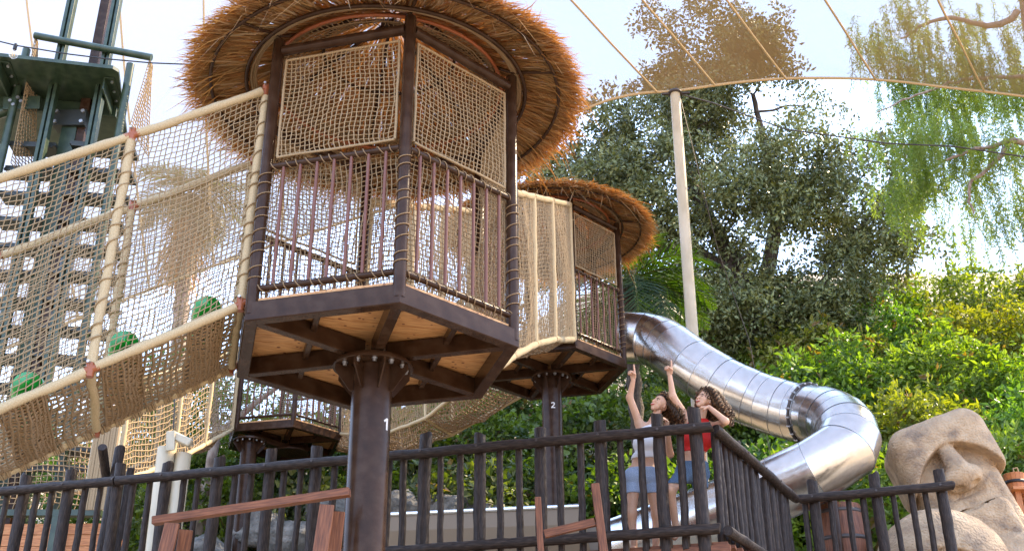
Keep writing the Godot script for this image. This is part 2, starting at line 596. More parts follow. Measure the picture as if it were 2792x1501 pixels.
	# planks across the C0-C3 axis, cut to the hexagon
	var hexp := PackedVector2Array()
	for k in 6:
		var d := hexdir(k) * (HEX_R - .05)
		hexp.append(Vector2(d.x, d.z))
	var pw := 0.152
	var z := -1.22
	var pi_ := 0
	while z < 1.22:
		var strip := PackedVector2Array([Vector2(-2, z), Vector2(2, z), Vector2(2, z + pw - .009), Vector2(-2, z + pw - .009)])
		for poly in Geometry2D.intersect_polygons(strip, hexp):
			var pts := PackedVector3Array()
			var ar := 0.0
			for q in poly.size():
				var p: Vector2 = poly[q]; var p2: Vector2 = poly[(q + 1) % poly.size()]
				ar += p.x * p2.y - p2.x * p.y
			for q in poly.size():
				var p: Vector2 = poly[q] if ar < 0 else poly[poly.size() - 1 - q]
				pts.append(Vector3(p.x, 0, p.y))
			mb = MB.new()
			mb.prism(pts, Vector3(0, .034, 0))
			# each plank keeps a place of its own in the grain: the mesh is shifted along the texture
			var sh := Vector3(pi_ * 1.37, pi_ * .41, 0)
			for q in mb.v.size(): mb.v[q] += sh
			put(mb.mesh(), "plank", M.pine, t, Transform3D(Basis.IDENTITY, Vector3(0, D + .003 + .002 * (pi_ % 3), 0) - sh))
			pi_ += 1
		z += pw
	# posts
	for k in 6:
		mb = MB.new()
		var p := hexdir(k) * POST_R
		mb.lathe(PackedVector2Array([Vector2(.05, D - .1), Vector2(.05, D + H_POST - .012), Vector2(.042, D + H_POST), Vector2(0, D + H_POST)]), 20, p)
		part(mb, "post", bsm, t)
	for k in top_beams:
		mb = MB.new()
		var a: Vector3 = hexdir(k) * POST_R; var b: Vector3 = hexdir(k + 1) * POST_R
		var e := (b - a).normalized()
		mb.rod(a + e * .045 + Vector3(0, D + H_TOP, 0), b - e * .045 + Vector3(0, D + H_TOP, 0), .045, 16)
		part(mb, "top_beam", bsm, t)
	for k in panels:
		tower_panel(t, D, k, detail)
	for k in [5, 0, 1]:
		if not detail: continue
		mb = MB.new()
		var p: Vector3 = hexdir(k) * POST_R
		helix(mb, p + Vector3(0, D + .12, 0), p + Vector3(0, D + 1.2, 0), .056, .105, .0050)
		part(mb, "post_lacing", M.thick_rope, t)
	if roof: tower_roof(t, D)
	return t

func tower_panel(t: Node3D, D: float, k: int, detail: bool) -> void:
	var a := hexdir(k) * POST_R; var b := hexdir(k + 1) * POST_R
	var e := (b - a).normalized()
	var inn := -(a + b).normalized()
	var up := Vector3.UP
	a += e * .048; b -= e * .048
	var bsm: Material = M.brown_steel
	var mb := MB.new()
	mb.rod(a + up * (D + H_MID), b + up * (D + H_MID), .026, 12)
	part(mb, "rail", bsm, t)
	mb = MB.new()
	mb.rod(a + up * (D + H_BOT), b + up * (D + H_BOT), .026, 12)
	part(mb, "rail", bsm, t)
	for q in 7:
		mb = MB.new()
		var p := a.lerp(b, (q + 0.75) / 7.5)
		mb.rod(p + up * (D + H_BOT + .02), p + up * (D + H_MID - .02), .0145, 10)
		part(mb, "baluster", M.red_steel, t)
	mb = MB.new()
	net(mb, a + inn * .05 + up * (D + .05), b + inn * .05 + up * (D + .05), b + inn * .05 + up * (D + H_MID), a + inn * .05 + up * (D + H_MID), .045, .0050, -.02)
	part(mb, "lower_net", M.rope, t)
	var a2 := a + e * .04; var b2 := b - e * .04
	var y0 := D + 1.30; var y1 := D + 2.27
	mb = MB.new()
	var cr := [a2 + up * y0, b2 + up * y0, b2 + up * y1, a2 + up * y1]
	for q in 4:
		var fr: Vector3 = cr[q]; var to: Vector3 = cr[(q + 1) % 4]
		wound(mb, line(fr, to, 6, .004), .0115, .016, 7)
	part(mb, "net_border", M.rope, t)
	mb = MB.new()
	net(mb, cr[0], cr[1], cr[2], cr[3], .042, .0052, .01)
	part(mb, "upper_net", M.rope, t)
	if detail:
		mb = MB.new()
		helix(mb, a + up * (D + H_MID), b + up * (D + H_MID), .032, .1, .0050)
		part(mb, "rail_lacing", M.thick_rope, t)
		mb = MB.new()
		helix(mb, a + up * (D + H_BOT), b + up * (D + H_BOT), .032, .1, .0050)
		part(mb, "rail_lacing", M.thick_rope, t)

func roof_height(r: float) -> float:
	# underside of the thatch above the deck
	var rs := [0.0, 0.55, 1.065, 1.29, 1.60, 1.75, 2.0]
	var hs := [3.42, 3.06, 2.66, 2.56, 2.475, 2.44, 2.36]
	for k in rs.size() - 1:
		if r <= rs[k + 1]:
			return lerpf(hs[k], hs[k + 1], (r - rs[k]) / (rs[k + 1] - rs[k]))
	return 2.36 - (r - 2.0) * .5

const STRAW := [Color(.30, .18, .070), Color(.38, .235, .095), Color(.46, .29, .12), Color(.54, .35, .15), Color(.62, .42, .19), Color(.60, .48, .31)]

func tower_roof(t: Node3D, D: float) -> void:
	var root := MB.new()
	root.lathe(PackedVector2Array([Vector2(0, D + 3.36), Vector2(.10, D + 3.34), Vector2(.10, D + 3.30), Vector2(0, D + 3.30)]), 16)
	var rf := part(root, "roof", M.brown_steel, t)
	for spec in [[1.60, 2.45, .017, "brown_steel"], [1.29, 2.515, .019, "brown_steel"], [1.065, 2.60, .017, "orange_steel"], [0.62, 2.97, .015, "brown_steel"]]:
		var mb := MB.new()
		var ring := PackedVector3Array()
		for k in 72:
			var a := TAU * k / 72
			ring.append(Vector3(sin(a) * spec[0], D + spec[1], cos(a) * spec[0]))
		mb.tube(ring, spec[2], 8, false, true)
		part(mb, "ring", M[spec[3]], rf)
	for k in 6:
		var mb := MB.new()
		var d := hexdir(k)
		mb.tube(PackedVector3Array([d * 1.60 + Vector3(0, D + 2.475, 0), d * 1.2 + Vector3(0, D + 2.55, 0), d * 1.065 + Vector3(0, D + 2.63, 0), d * .62 + Vector3(0, D + 2.99, 0), d * .05 + Vector3(0, D + 3.37, 0)]), .016, 8)
		part(mb, "rib", M.brown_steel, rf)
	# bands of bundled stalks tied beside the rings
	for spec in [[1.245, 2.535], [1.02, 2.64]]:
		var mb := MB.new()
		for q in 3:
			var ring := PackedVector3Array()
			for k in 90:
				var a := TAU * k / 90
				var r: float = spec[0] - .018 * q + rng.randf_range(-.004, .004)
				ring.append(Vector3(sin(a) * r, D + spec[1] + .012 * q + rng.randf_range(-.004, .004), cos(a) * r))
			mb.tube(ring, .013, 6, false, true)
		part(mb, "stalk_band", M.thick_rope, rf)
	# net slung below the cone
	var nb := MB.new()
	for q in 5:
		var ring := PackedVector3Array()
		for k in 72:
			var a := TAU * k / 72
			var r: float = .98 - .05 * q
			ring.append(Vector3(sin(a) * r + rng.randf_range(-.006, .006), D + 2.60 + .03 * q - .04 * sin(a * 5.0) * (q * .25), cos(a) * r + rng.randf_range(-.006, .006)))
		nb.tube(ring, .006, 3, false, true)
	for k in 120:
		var a := TAU * k / 120
		var d := Vector3(sin(a), 0, cos(a))
		nb.tube(PackedVector3Array([d * 1.04 + Vector3(0, D + 2.62, 0), d * .90 + Vector3(rng.randf_range(-.02, .02), D + 2.64, 0), d * .77 + Vector3(0, D + 2.72, 0)]), .006, 3, false)
	part(nb, "ceiling_net", M.thick_rope, rf)
	# thatch
	var mb := MB.new()
	mb.use_col = true
	for q in 19000:
		var fringe := q > 15000
		var r0: float
		var ln: float
		if fringe:
			r0 = rng.randf_range(1.34, 1.66); ln = rng.randf_range(.16, .42)
			if r0 + ln > 1.92: ln = 1.92 - r0 + rng.randf_range(-.06, .05)
		else:
			r0 = 1.62 * sqrt(rng.randf_range(0.0, 1.0)); ln = rng.randf_range(.28, .62)
			if r0 + ln > 1.84: ln = maxf(1.84 - r0 + rng.randf_range(-.05, .02), .12)
		var a := rng.randf() * TAU
		var lift := rng.randf_range(.0, .10) * (1.0 if not fringe else .9)
		if q % 9 == 0: lift = rng.randf_range(.10, .16)
		var w := rng.randf_range(.0030, .0085)
		var swing := rng.randfn(0.0, .16) if not fringe else rng.randfn(0.0, .46)
		var roll := rng.randf_range(-.9, .9)
		var droop := rng.randf_range(-.02, .05) if not fringe else rng.randf_range(-.06, .20)
		var wild := fringe and q % 23 == 0
		if wild: droop = rng.randf_range(.3, .7); ln *= 1.1
		var d := Vector3(sin(a), 0, cos(a)); var s := Vector3(cos(a), 0, -sin(a))
		var side := (s * cos(roll) + Vector3.UP * sin(roll)) * w
		var k0 := rng.randf() * .999
		# every straw takes one colour of the same palette, by chance
		var col: Color = STRAW[int(k0 * STRAW.size())]
		mb.col = col
		var prev_l := Vector3.ZERO; var prev_r := Vector3.ZERO
		for j in 4:
			var u := j / 3.0
			var r := r0 + ln * u
			var p := d * r + s * (swing * ln * u * u) + Vector3(0, D + roof_height(r) + lift * (1.0 - .35 * u) - droop * u * u * ln * 2.0, 0)
			var ww := side * (1.0 if j < 2 else (.8 if j == 2 else .12))
			var l := p - ww; var rr := p + ww
			if j > 0: mb.quad(prev_l, prev_r, rr, l)
			prev_l = l; prev_r = rr
	var th := part(mb, "thatch", M.thatch, rf)
	th.set_meta("kind", "stuff")

# ------------------------------------------------------------------ net bridges
func shifted(mb: MB, called: String, m: Material, t: Node3D, label: String = "") -> MeshInstance3D:
	return put(mb.mesh(), called, m, t, Transform3D(Basis.IDENTITY, -t.position), label)

# frames: [near bottom, near top, far bottom, far top] in world metres
func net_bridge(label: String, frames: Array, cell: float, r: float, rail_r: float, floor_r: float, detail: bool, sag: float, floor_cell: float = .05, floor_cell_v: float = .075, ribs: bool = true) -> Node3D:
	var t := thing("net_bridge", label, "rope bridge", frames[0][0])
	var names := ["rail", "rail", "rail", "rail"]
	for line_ in 4:
		for k in frames.size() - 1:
			var mb := MB.new()
			var a: Vector3 = frames[k][line_]; var b: Vector3 = frames[k + 1][line_]
			var e := (b - a).normalized() * (rail_r * 1.2)
			if detail: wound(mb, line(a + e, b - e, 5, .006), rail_r)
			else: mb.tube(line(a, b, 8, .008), rail_r, 8)
			shifted(mb, names[line_], M.wrap, t)
	if ribs:
		for f in frames:
			for pr in [[0, 1, "upright"], [2, 3, "upright"], [0, 2, "cross_bar"]]:
				var mb := MB.new()
				var a: Vector3 = f[pr[0]]; var b: Vector3 = f[pr[1]]
				var e := (b - a).normalized() * (rail_r * 1.3)
				if detail: wound(mb, line(a + e, b - e, 5, .006), rail_r)
				else: mb.tube(line(a, b, 8, .008), rail_r, 8)
				shifted(mb, pr[2], M.wrap, t)
			if detail:
				for c in 4:
					var mb := MB.new()
					var p: Vector3 = f[c]
					var up := Vector3(0, 1, 0)
					mb.tube(PackedVector3Array([p - up * .055, p + up * .055]), rail_r * .92, 12)
					var ax: Vector3 = (frames[1][c] - frames[0][c]).normalized()
					mb.tube(PackedVector3Array([p - ax * .062, p + ax * .062]), rail_r * .88, 12)
					var sleeve := shifted(mb, "joint_sleeve", M.orange_steel, t)
					mb = MB.new()
					mb.rod(p + Vector3(0, .045, .0), p + Vector3(0, .045, rail_r + .03), .011, 6)
					shifted(mb, "bolt", M.bolt_steel, t)
				for pr in [[0, 1], [2, 3]]:
					var mb := MB.new()
					var a: Vector3 = f[pr[0]]; var b: Vector3 = f[pr[1]]
					helix(mb, a + Vector3(0, .1, 0), b - Vector3(0, .1, 0), rail_r + .008, .16, .007)
					shifted(mb, "lacing", M.rope, t)
	for k in frames.size() - 1:
		var f: Array = frames[k]; var g: Array = frames[k + 1]
		var mb := MB.new()
		net(mb, f[0], g[0], g[1], f[1], cell, r, sag * .4)
		shifted(mb, "side_net", M.rope, t)
		mb = MB.new()
		net(mb, f[2], g[2], g[3], f[3], cell, r, sag * .4)
		shifted(mb, "side_net", M.rope, t)
		mb = MB.new()
		var dn := -1.0 if ((g[0] - f[0]) as Vector3).cross(f[2] - f[0]).y > 0 else 1.0
		net(mb, f[0], g[0], g[2], f[2], floor_cell, floor_r, sag * dn, .16, 4, floor_cell_v)
		shifted(mb, "floor_net", M.thick_rope, t)
	return t

func bridges() -> void:
	# the near bridge, running down to the left from the first tower
	var near0 := Vector3(-2.11, 5.20, -7.91); var step := Vector3(-.94, -.67, .353)
	var off := Vector3(-.33, -.08, -1.15)
	var fr := []
	for k in 3:
		var p := near0 + step * k
		fr.append([p, p + Vector3(.018, 2.0, 0), p + off, p + off + Vector3(0, 2.07, 0)])
	var b := net_bridge("tan rope net bridge with cord wound rails sloping off the big tower", fr, .050, .0050, .036, .0100, true, .025, .058, .082)
	# the floor is doubled where the green rolls lie in it
	for s in [.24, .80, 1.40]:
		var p: Vector3 = near0 + step * s + Vector3(0, .128, 0)
		var mb := MB.new()
		var ax := off.normalized()
		var q0 := p + ax * .0; var q1 := p + off - ax * .06
		var pts := PackedVector3Array(); var rs := PackedFloat32Array()
		for k in 25:
			var u := k / 24.0
			pts.append(q0.lerp(q1, u) + Vector3(0, -.012 * 4.0 * minf(u, 1.0 - u) * .9, 0))
			rs.append(.115 * sqrt(maxf(0.0, 1.0 - pow(absf(u * 2.0 - 1.0), 14.0))) + .004)
		mb.tube(pts, rs, 24)
		var roll := shifted(mb, "step_roll", M.green_plastic, b, "bright green plastic roll laid across the bridge floor")
		mb = MB.new()
		var e := step.normalized() * .15
		var dr := Vector3(0, -.165, 0)
		net(mb, q0 - e + Vector3(0, -.150, 0), q0 + e + Vector3(0, -.150, 0), q1 + e + Vector3(0, -.150, 0), q1 - e + Vector3(0, -.150, 0), .036, .0110, .03, .18, 4, .045)
		shifted(mb, "roll_pouch", M.thick_rope, b)
	# lashings along the lower far rail
	for k in 2:
		for q in 9:
			var mb := MB.new()
			var a: Vector3 = (near0 + step * k + off); var c: Vector3 = (near0 + step * (k + 1) + off)
			var u := (q + .5 + rng.randf_range(-.1, .1)) / 9.0
			helix(mb, a.lerp(c, u - .035), a.lerp(c, u + .035), .044, .016, .009)
			shifted(mb, "lashing", M.rope, b)
	# first tower to second tower
	var t1 := Vector3(-1.157, 5.172, -8.685); var t2 := Vector3(.636, 8.272, -17.19); var t3 := Vector3(-4.73, 8.74, -22.36)
	var ra := tower_corner(t1, .268, 2); var rb := tower_corner(t2, .276, 0)
	var la := tower_corner(t1, .268, 3); var lb := tower_corner(t2, .276, 5)
	ra += (rb - ra).normalized() * .12; rb += (ra - rb).normalized() * .12
	la += (lb - la).normalized() * .12; lb += (la - lb).normalized() * .12
	fr = []
	for u in [0.0, .24, .46, .70, 1.0]:
		var sagv := Vector3(0, .15 * 4.0 * u * (1.0 - u), 0)
		var hh := Vector3(0, lerpf(2.05, 2.38, u), 0) - sagv
		var p0 := ra.lerp(rb, u) + sagv; var p1 := la.lerp(lb, u) + sagv
		fr.append([p0, p0 + hh, p1, p1 + hh])
	var b2 := net_bridge("pale rope net bridge between the two thatched towers", fr, .055, .0060, .045, .010, false, .08, .06, .06)
	# second tower to the tower without a roof
	var na := tower_corner(t3, .316, 1); var nb := tower_corner(t2, .276, 4)
	var fa := tower_corner(t3, .316, 2); var fb := tower_corner(t2, .276, 3)
	fr = []
	for u in [0.0, .33, .66, 1.0]:
		var sagv := Vector3(0, -.45 * 4.0 * u * (1.0 - u), 0)
		var p0 := na.lerp(nb, u) + sagv; var p1 := fa.lerp(fb, u) + sagv
		fr.append([p0, p0 + Vector3(0, 1.7, 0), p1, p1 + Vector3(0, 1.7, 0)])
	net_bridge("sagging brown net tunnel between the roofless tower and the smaller thatched tower", fr, .075, .009, .035, .013, false, .2, .08, .08)
	# down from the roofless tower towards the board wall
	fr = []
	var pts := [Vector3(-5.62, 8.62, -21.45), Vector3(-5.80, 7.95, -20.3), Vector3(-5.98, 7.25, -19.1), Vector3(-6.30, 6.42, -17.4)]
	for p in pts:
		fr.append([p, p + Vector3(0, 1.75, 0), p + Vector3(-1.1, -.05, -.55), p + Vector3(-1.1, 1.7, -.55)])
	net_bridge("coarse brown net tunnel dropping from the roofless tower to the orange board wall", fr, .105, .0115, .045, .014, false, .10, .10, .10)

func towers() -> void:
	tower("large play tower with thatched roof, net walls and the number 1 on its column", Vector3(-1.157, 5.172, -8.685), .268, ground_y(-1.157, -8.685), [5, 0, 1, 3], [0, 1, 2, 3, 4, 5], true, "1", true)
	tower("smaller looking thatched play tower numbered 2 where the steel slide begins", Vector3(.636, 8.272, -17.19), .276, ground_y(.636, -17.19), [0, 3], [0, 1, 2, 3, 4, 5], true, "2", true)
	var t3 := tower("roofless play tower with railings and net behind the big tower's deck", Vector3(-4.73, 8.74, -22.36), .316, ground_y(-4.73, -22.36), [5, 0, 2], [5, 0, 1], false, "", false, Vector3(-.75, -.12, .55))
	# the offset column carries the deck by an arm with a second flange
	var D := 8.74 - ground_y(-4.73, -22.36)
	var mb := MB.new()
	mb.beam(Vector3(-.75, D - .245, .55), Vector3(.35, D - .245, -.1), .22, .11)
	part(mb, "arm_plate", M.brown_steel, t3)
	mb = MB.new()
	mb.lathe(PackedVector2Array([Vector2(0, D - .335), Vector2(.36, D - .335), Vector2(.36, D - .302), Vector2(0, D - .302)]), 36, Vector3(.15, 0, .05), Basis.IDENTITY, true)
	part(mb, "flange", M.brown_steel, t3)

# ------------------------------------------------------------------ ground
func ground_y(x: float, z: float) -> float:
	var d := -z
	var y := 0.0
	y = 0.2135 * maxf(d - 1.0, 0.0) + 0.85 * smoothstep(3.0, 8.0, d)
	if d > 20.5:
		var s := lerpf(.22, .52, smoothstep(-9.0, 6.0, x))
		y += (minf(d, 46.0) - 20.5) * s * smoothstep(20.5, 24.0, d)
	y += .25 * smoothstep(3.5, 6.0, x) * smoothstep(12.0, 16.0, d)
	return y

func build_ground() -> void:
	var mb := MB.new()
	var xs := []; var zs := []
	for k in 73: xs.append(-72.0 + 2.0 * k)
	for k in 62: zs.append(24.0 - 1.6 * k)
	xs.push_front(-1500.0); xs.append(1500.0)
	zs.push_front(1500.0); zs.append(-1500.0)
	var f := FastNoiseLite.new(); f.seed = 9; f.frequency = .35
	var nx := xs.size()
	for z in zs:
		for x in xs:
			var y := ground_y(x, z) + .12 * f.get_noise_2d(x, z)
			var e := .2
			var nn := Vector3(ground_y(x - e, z) - ground_y(x + e, z), 2 * e, ground_y(x, z - e) - ground_y(x, z + e)).normalized()
			mb.vert(Vector3(x, y, z), nn)
	for j in zs.size() - 1:
		for i in nx - 1:
			var a := j * nx + i
			mb.quad_i(a, a + 1, a + nx + 1, a + nx)
	structure(mb, "ground", M.soil)

# ------------------------------------------------------------------ logs, fence
func log_mesh(ln: float, r: float, sd: int, sides: int = 14) -> ArrayMesh:
	var mb := MB.new()
	var rg := RandomNumberGenerator.new(); rg.seed = sd
	var pts := PackedVector3Array(); var rs := PackedFloat32Array()
	var m := maxi(4, int(ln / .12))
	pts.append(Vector3.ZERO); rs.append(r * .93)
	for k in m + 1:
		pts.append(Vector3(rg.randf_range(-.004, .004), lerpf(.006, ln - .006, float(k) / m), rg.randf_range(-.004, .004)))
		rs.append(r * rg.randf_range(.965, 1.035))
	pts.append(Vector3(0, ln, 0)); rs.append(r * .93)
	mb.tube(pts, rs, sides)
	return mb.mesh()

func log_part(a: Vector3, b: Vector3, r: float, called: String, parent: Node3D, sd: int, m: Material = null) -> void:
	var y := (b - a).normalized()
	var x := y.cross(Vector3(.13, .02, .99)).normalized()
	var bs := Basis(x, y, x.cross(y)) * Basis(Vector3.UP, sd * 1.7)
	put(log_mesh((b - a).length(), r, sd), called, m if m else M.log, parent, Transform3D(bs, a - parent.position))

func fence_section(label: String, a: Vector3, b: Vector3, posts: Array, pickets: Array, r_rail: float, low_y: float, joints: Array, end_over: float = 0.0) -> void:
	var t := thing("log_fence", label, "fence", Vector3(a.x, ground_y(a.x, a.z), a.z), 0.0, "")
	var e := (b - a).normalized()
	var out := e.cross(Vector3.UP).normalized()
	if out.z < 0: out = -out
	var sd := int(absf(a.x * 97.0 + a.z * 31.0)) + 3
	var cuts := [0.0] + joints + [1.0]
	for k in cuts.size() - 1:
		var p: Vector3 = a.lerp(b, cuts[k]) + out * .02; var q: Vector3 = a.lerp(b, cuts[k + 1]) + out * .02
		if k == cuts.size() - 2: q += e * end_over
		log_part(p + e * .002, q - e * .002, r_rail, "top_rail", t, sd + k)
		var dn := Vector3(0, low_y - a.y, 0)
		log_part(p + dn + out * .03, q + dn + out * .03, r_rail * .95, "bottom_rail", t, sd + 20 + k)
	for k in posts.size():
		var u: float = posts[k][0]
		var p := a.lerp(b, u) - out * .075
		sd += 1
		log_part(Vector3(p.x, ground_y(p.x, p.z) - .1, p.z), Vector3(p.x + rng.randf_range(-.015, .015), posts[k][1], p.z), posts[k][2], "post", t, sd * 3)
		var mb := MB.new()
		var sp := a.lerp(b, u) + out * (r_rail + .018) + Vector3(0, .012, 0)
		mb.rod(sp, sp + out * .008, .013, 8)
		put(mb.mesh(), "screw", M.ring_metal, t, Transform3D(Basis.IDENTITY, -t.position))
	for k in pickets.size():
		var u: float = pickets[k]
		sd += 1
		var p := a.lerp(b, u) - out * .06 + e * rng.randf_range(-.012, .012)
		var rr := rng.randf_range(.033, .041)
		log_part(Vector3(p.x, low_y - .16, p.z), Vector3(p.x + rng.randf_range(-.02, .02), a.y - .005 + rng.randf_range(-.02, .03), p.z), rr, "picket", t, sd * 5)

func fences() -> void:
	var a := Vector3(-7.4, 5.13, -13.46); var b := Vector3(2.0, 5.13, -10.80)
	var posts := []; var picks := []
	var xs := [-7.05, -6.45, -5.85, -5.24, -4.60, -3.99, -3.38, -2.74, -2.19, -1.57, -.98, -.37, .26, .89, 1.48, 1.84]
	for x in xs: posts.append([(x - a.x) / (b.x - a.x), 5.13 + rng.randf_range(.17, .235), rng.randf_range(.062, .069)])
	for k in xs.size() - 2:
		for q in [.34, .67]: picks.append((lerpf(xs[k], xs[k + 1], q) - a.x) / (b.x - a.x))
	picks.append((1.66 - a.x) / (b.x - a.x))
	fence_section("long dark log fence on which the two visitors lean", a, b, posts, picks, .055, 4.10, [.30, .62])
	var c := Vector3(3.475, 5.13, -13.66)
	posts = []; picks = []
	for u in [.31, .53, .72, .88]: posts.append([u, 5.26 + rng.randf_range(-.02, .03), .055])
	for k in 17:
		var u := .045 + k * .056
		var ok := true
		for q in [.31, .53, .72, .88]:
			if absf(u - q) < .025: ok = false
		if ok: picks.append(u)
	fence_section("dark log fence side run with close pickets beside the steel slide", b + Vector3(.03, -.005, -.06), c, posts, picks, .055, 4.10, [.5])
	var d := Vector3(5.12, 5.13, -13.11)
	posts = []; picks = []
	for s in [[.10, 5.36], [.55, 5.38], [.985, 5.36]]: posts.append([s[0], s[1], .066])
	for u in [.02, .215, .33, .44, .665, .775, .885]: picks.append(u)
	fence_section("short dark log fence run in front of the stone head", c + Vector3(.055, 0, -.01), d, posts, picks, .056, 4.25, [], .12)
	# deck the visitors stand on
	var t := thing("timber_deck", "reddish timber deck under the two visitors", "deck", Vector3(1.0, ground_y(1, -11.6), -11.6))
	var e := (b - a).normalized(); var n := Vector3(e.z, 0, -e.x)
	if n.z > 0: n = -n
	for k in 16:
		var o: Vector3 = Vector3(2.07, 3.985, -10.86) + n * (.075 + .148 * k)
		var mb := MB.new()
		var bs := Basis(e, Vector3.UP, e.cross(Vector3.UP))
		mb.box(Vector3(-1.7, 0, 0), Vector3(3.4, .036, .142), Basis.IDENTITY, .004)
		put(mb.mesh(), "board", M.red_timber, t, Transform3D(bs, o + Vector3(.0, 0, 0) - e * (.0) - t.position + Vector3(.39 * (k * .148), 0, 0)))
	var mbf := MB.new()
	mbf.box(Vector3(-1.7, 0, 0), Vector3(3.42, .15, .04))
	put(mbf.mesh(), "fascia", M.red_timber, t, Transform3D(Basis(e, Vector3.UP, e.cross(Vector3.UP)), Vector3(2.08, 3.89, -10.84) - t.position))
	for u in [.3, 1.7, 3.1]:
		for w in [.2, 1.9]:
			var p: Vector3 = Vector3(2.0, 0, -10.9) - e * u + n * w
			var mb := MB.new()
			mb.beam(Vector3(p.x, ground_y(p.x, p.z) - .1, p.z) - t.position, Vector3(p.x, 3.96, p.z) - t.position, .1, .1, Vector3.RIGHT)
			part(mb, "leg", M.red_timber, t)

func timber_piece(t: Node3D, called: String, a: Vector3, b: Vector3, w: float, h: float, m: Material, up: Vector3 = Vector3.UP) -> void:
	var x := (b - a).normalized(); var z := x.cross(up).normalized()
	var mb := MB.new()
	var sh := Vector3(absf(a.x) * 3.1 + absf(b.y), 0, 0)
	mb.box(sh, Vector3((b - a).length(), h, w), Basis.IDENTITY, .005)
	var bs := Basis(x, z.cross(x), z)
	put(mb.mesh(), called, m, t, Transform3D(bs, (a + b) * .5 - bs * sh - t.position))

func front_timbers() -> void:
	var t := thing("timber_barrier", "reddish timber barrier with slanting legs beside the big tower's column", "barrier", Vector3(-1.98, ground_y(-2, -8.3), -8.3))
	timber_piece(t, "top_board", Vector3(-2.70, 3.62, -8.34), Vector3(-1.22, 3.80, -8.22), .075, .062, M.red_timber)
	for s in [[-2.51, 3.60, -2.62], [-1.38, 3.73, -1.47]]:
		var g := ground_y(s[2], -8.3)
		timber_piece(t, "leg", Vector3(s[0], s[1] - .03, -8.20), Vector3(s[2], g - .05, -8.12), .03, .11, M.red_timber, Vector3.RIGHT)
		timber_piece(t, "leg", Vector3(s[0] + .06, s[1] - .04, -8.36), Vector3(s[2] + .05, g - .05, -8.62), .03, .10, M.red_timber, Vector3.RIGHT)
		timber_piece(t, "brace", Vector3(s[0] - .07, (s[1] + g) * .5, -8.175), Vector3(s[0] - .04, (s[1] + g) * .5 - .02, -8.50), .03, .08, M.red_timber)
	t = thing("timber_trestle", "light brown timber trestle of two posts and one bar before the deck", "trestle", Vector3(.52, ground_y(.5, -10.2), -10.2))
	timber_piece(t, "post", Vector3(.225, 4.27, -10.2), Vector3(.29, ground_y(.3, -10.2) - .05, -10.2), .05, .058, M.red_timber, Vector3.RIGHT)
	timber_piece(t, "post", Vector3(.755, 4.38, -10.15), Vector3(.90, ground_y(.9, -10.15) - .05, -10.15), .06, .075, M.red_timber, Vector3.RIGHT)
	timber_piece(t, "bar", Vector3(.28, 3.93, -10.205), Vector3(.745, 4.03, -10.165), .05, .075, M.red_timber)
	timber_piece(t, "bar", Vector3(.30, 3.0, -10.205), Vector3(.80, 3.05, -10.165), .05, .075, M.red_timber)

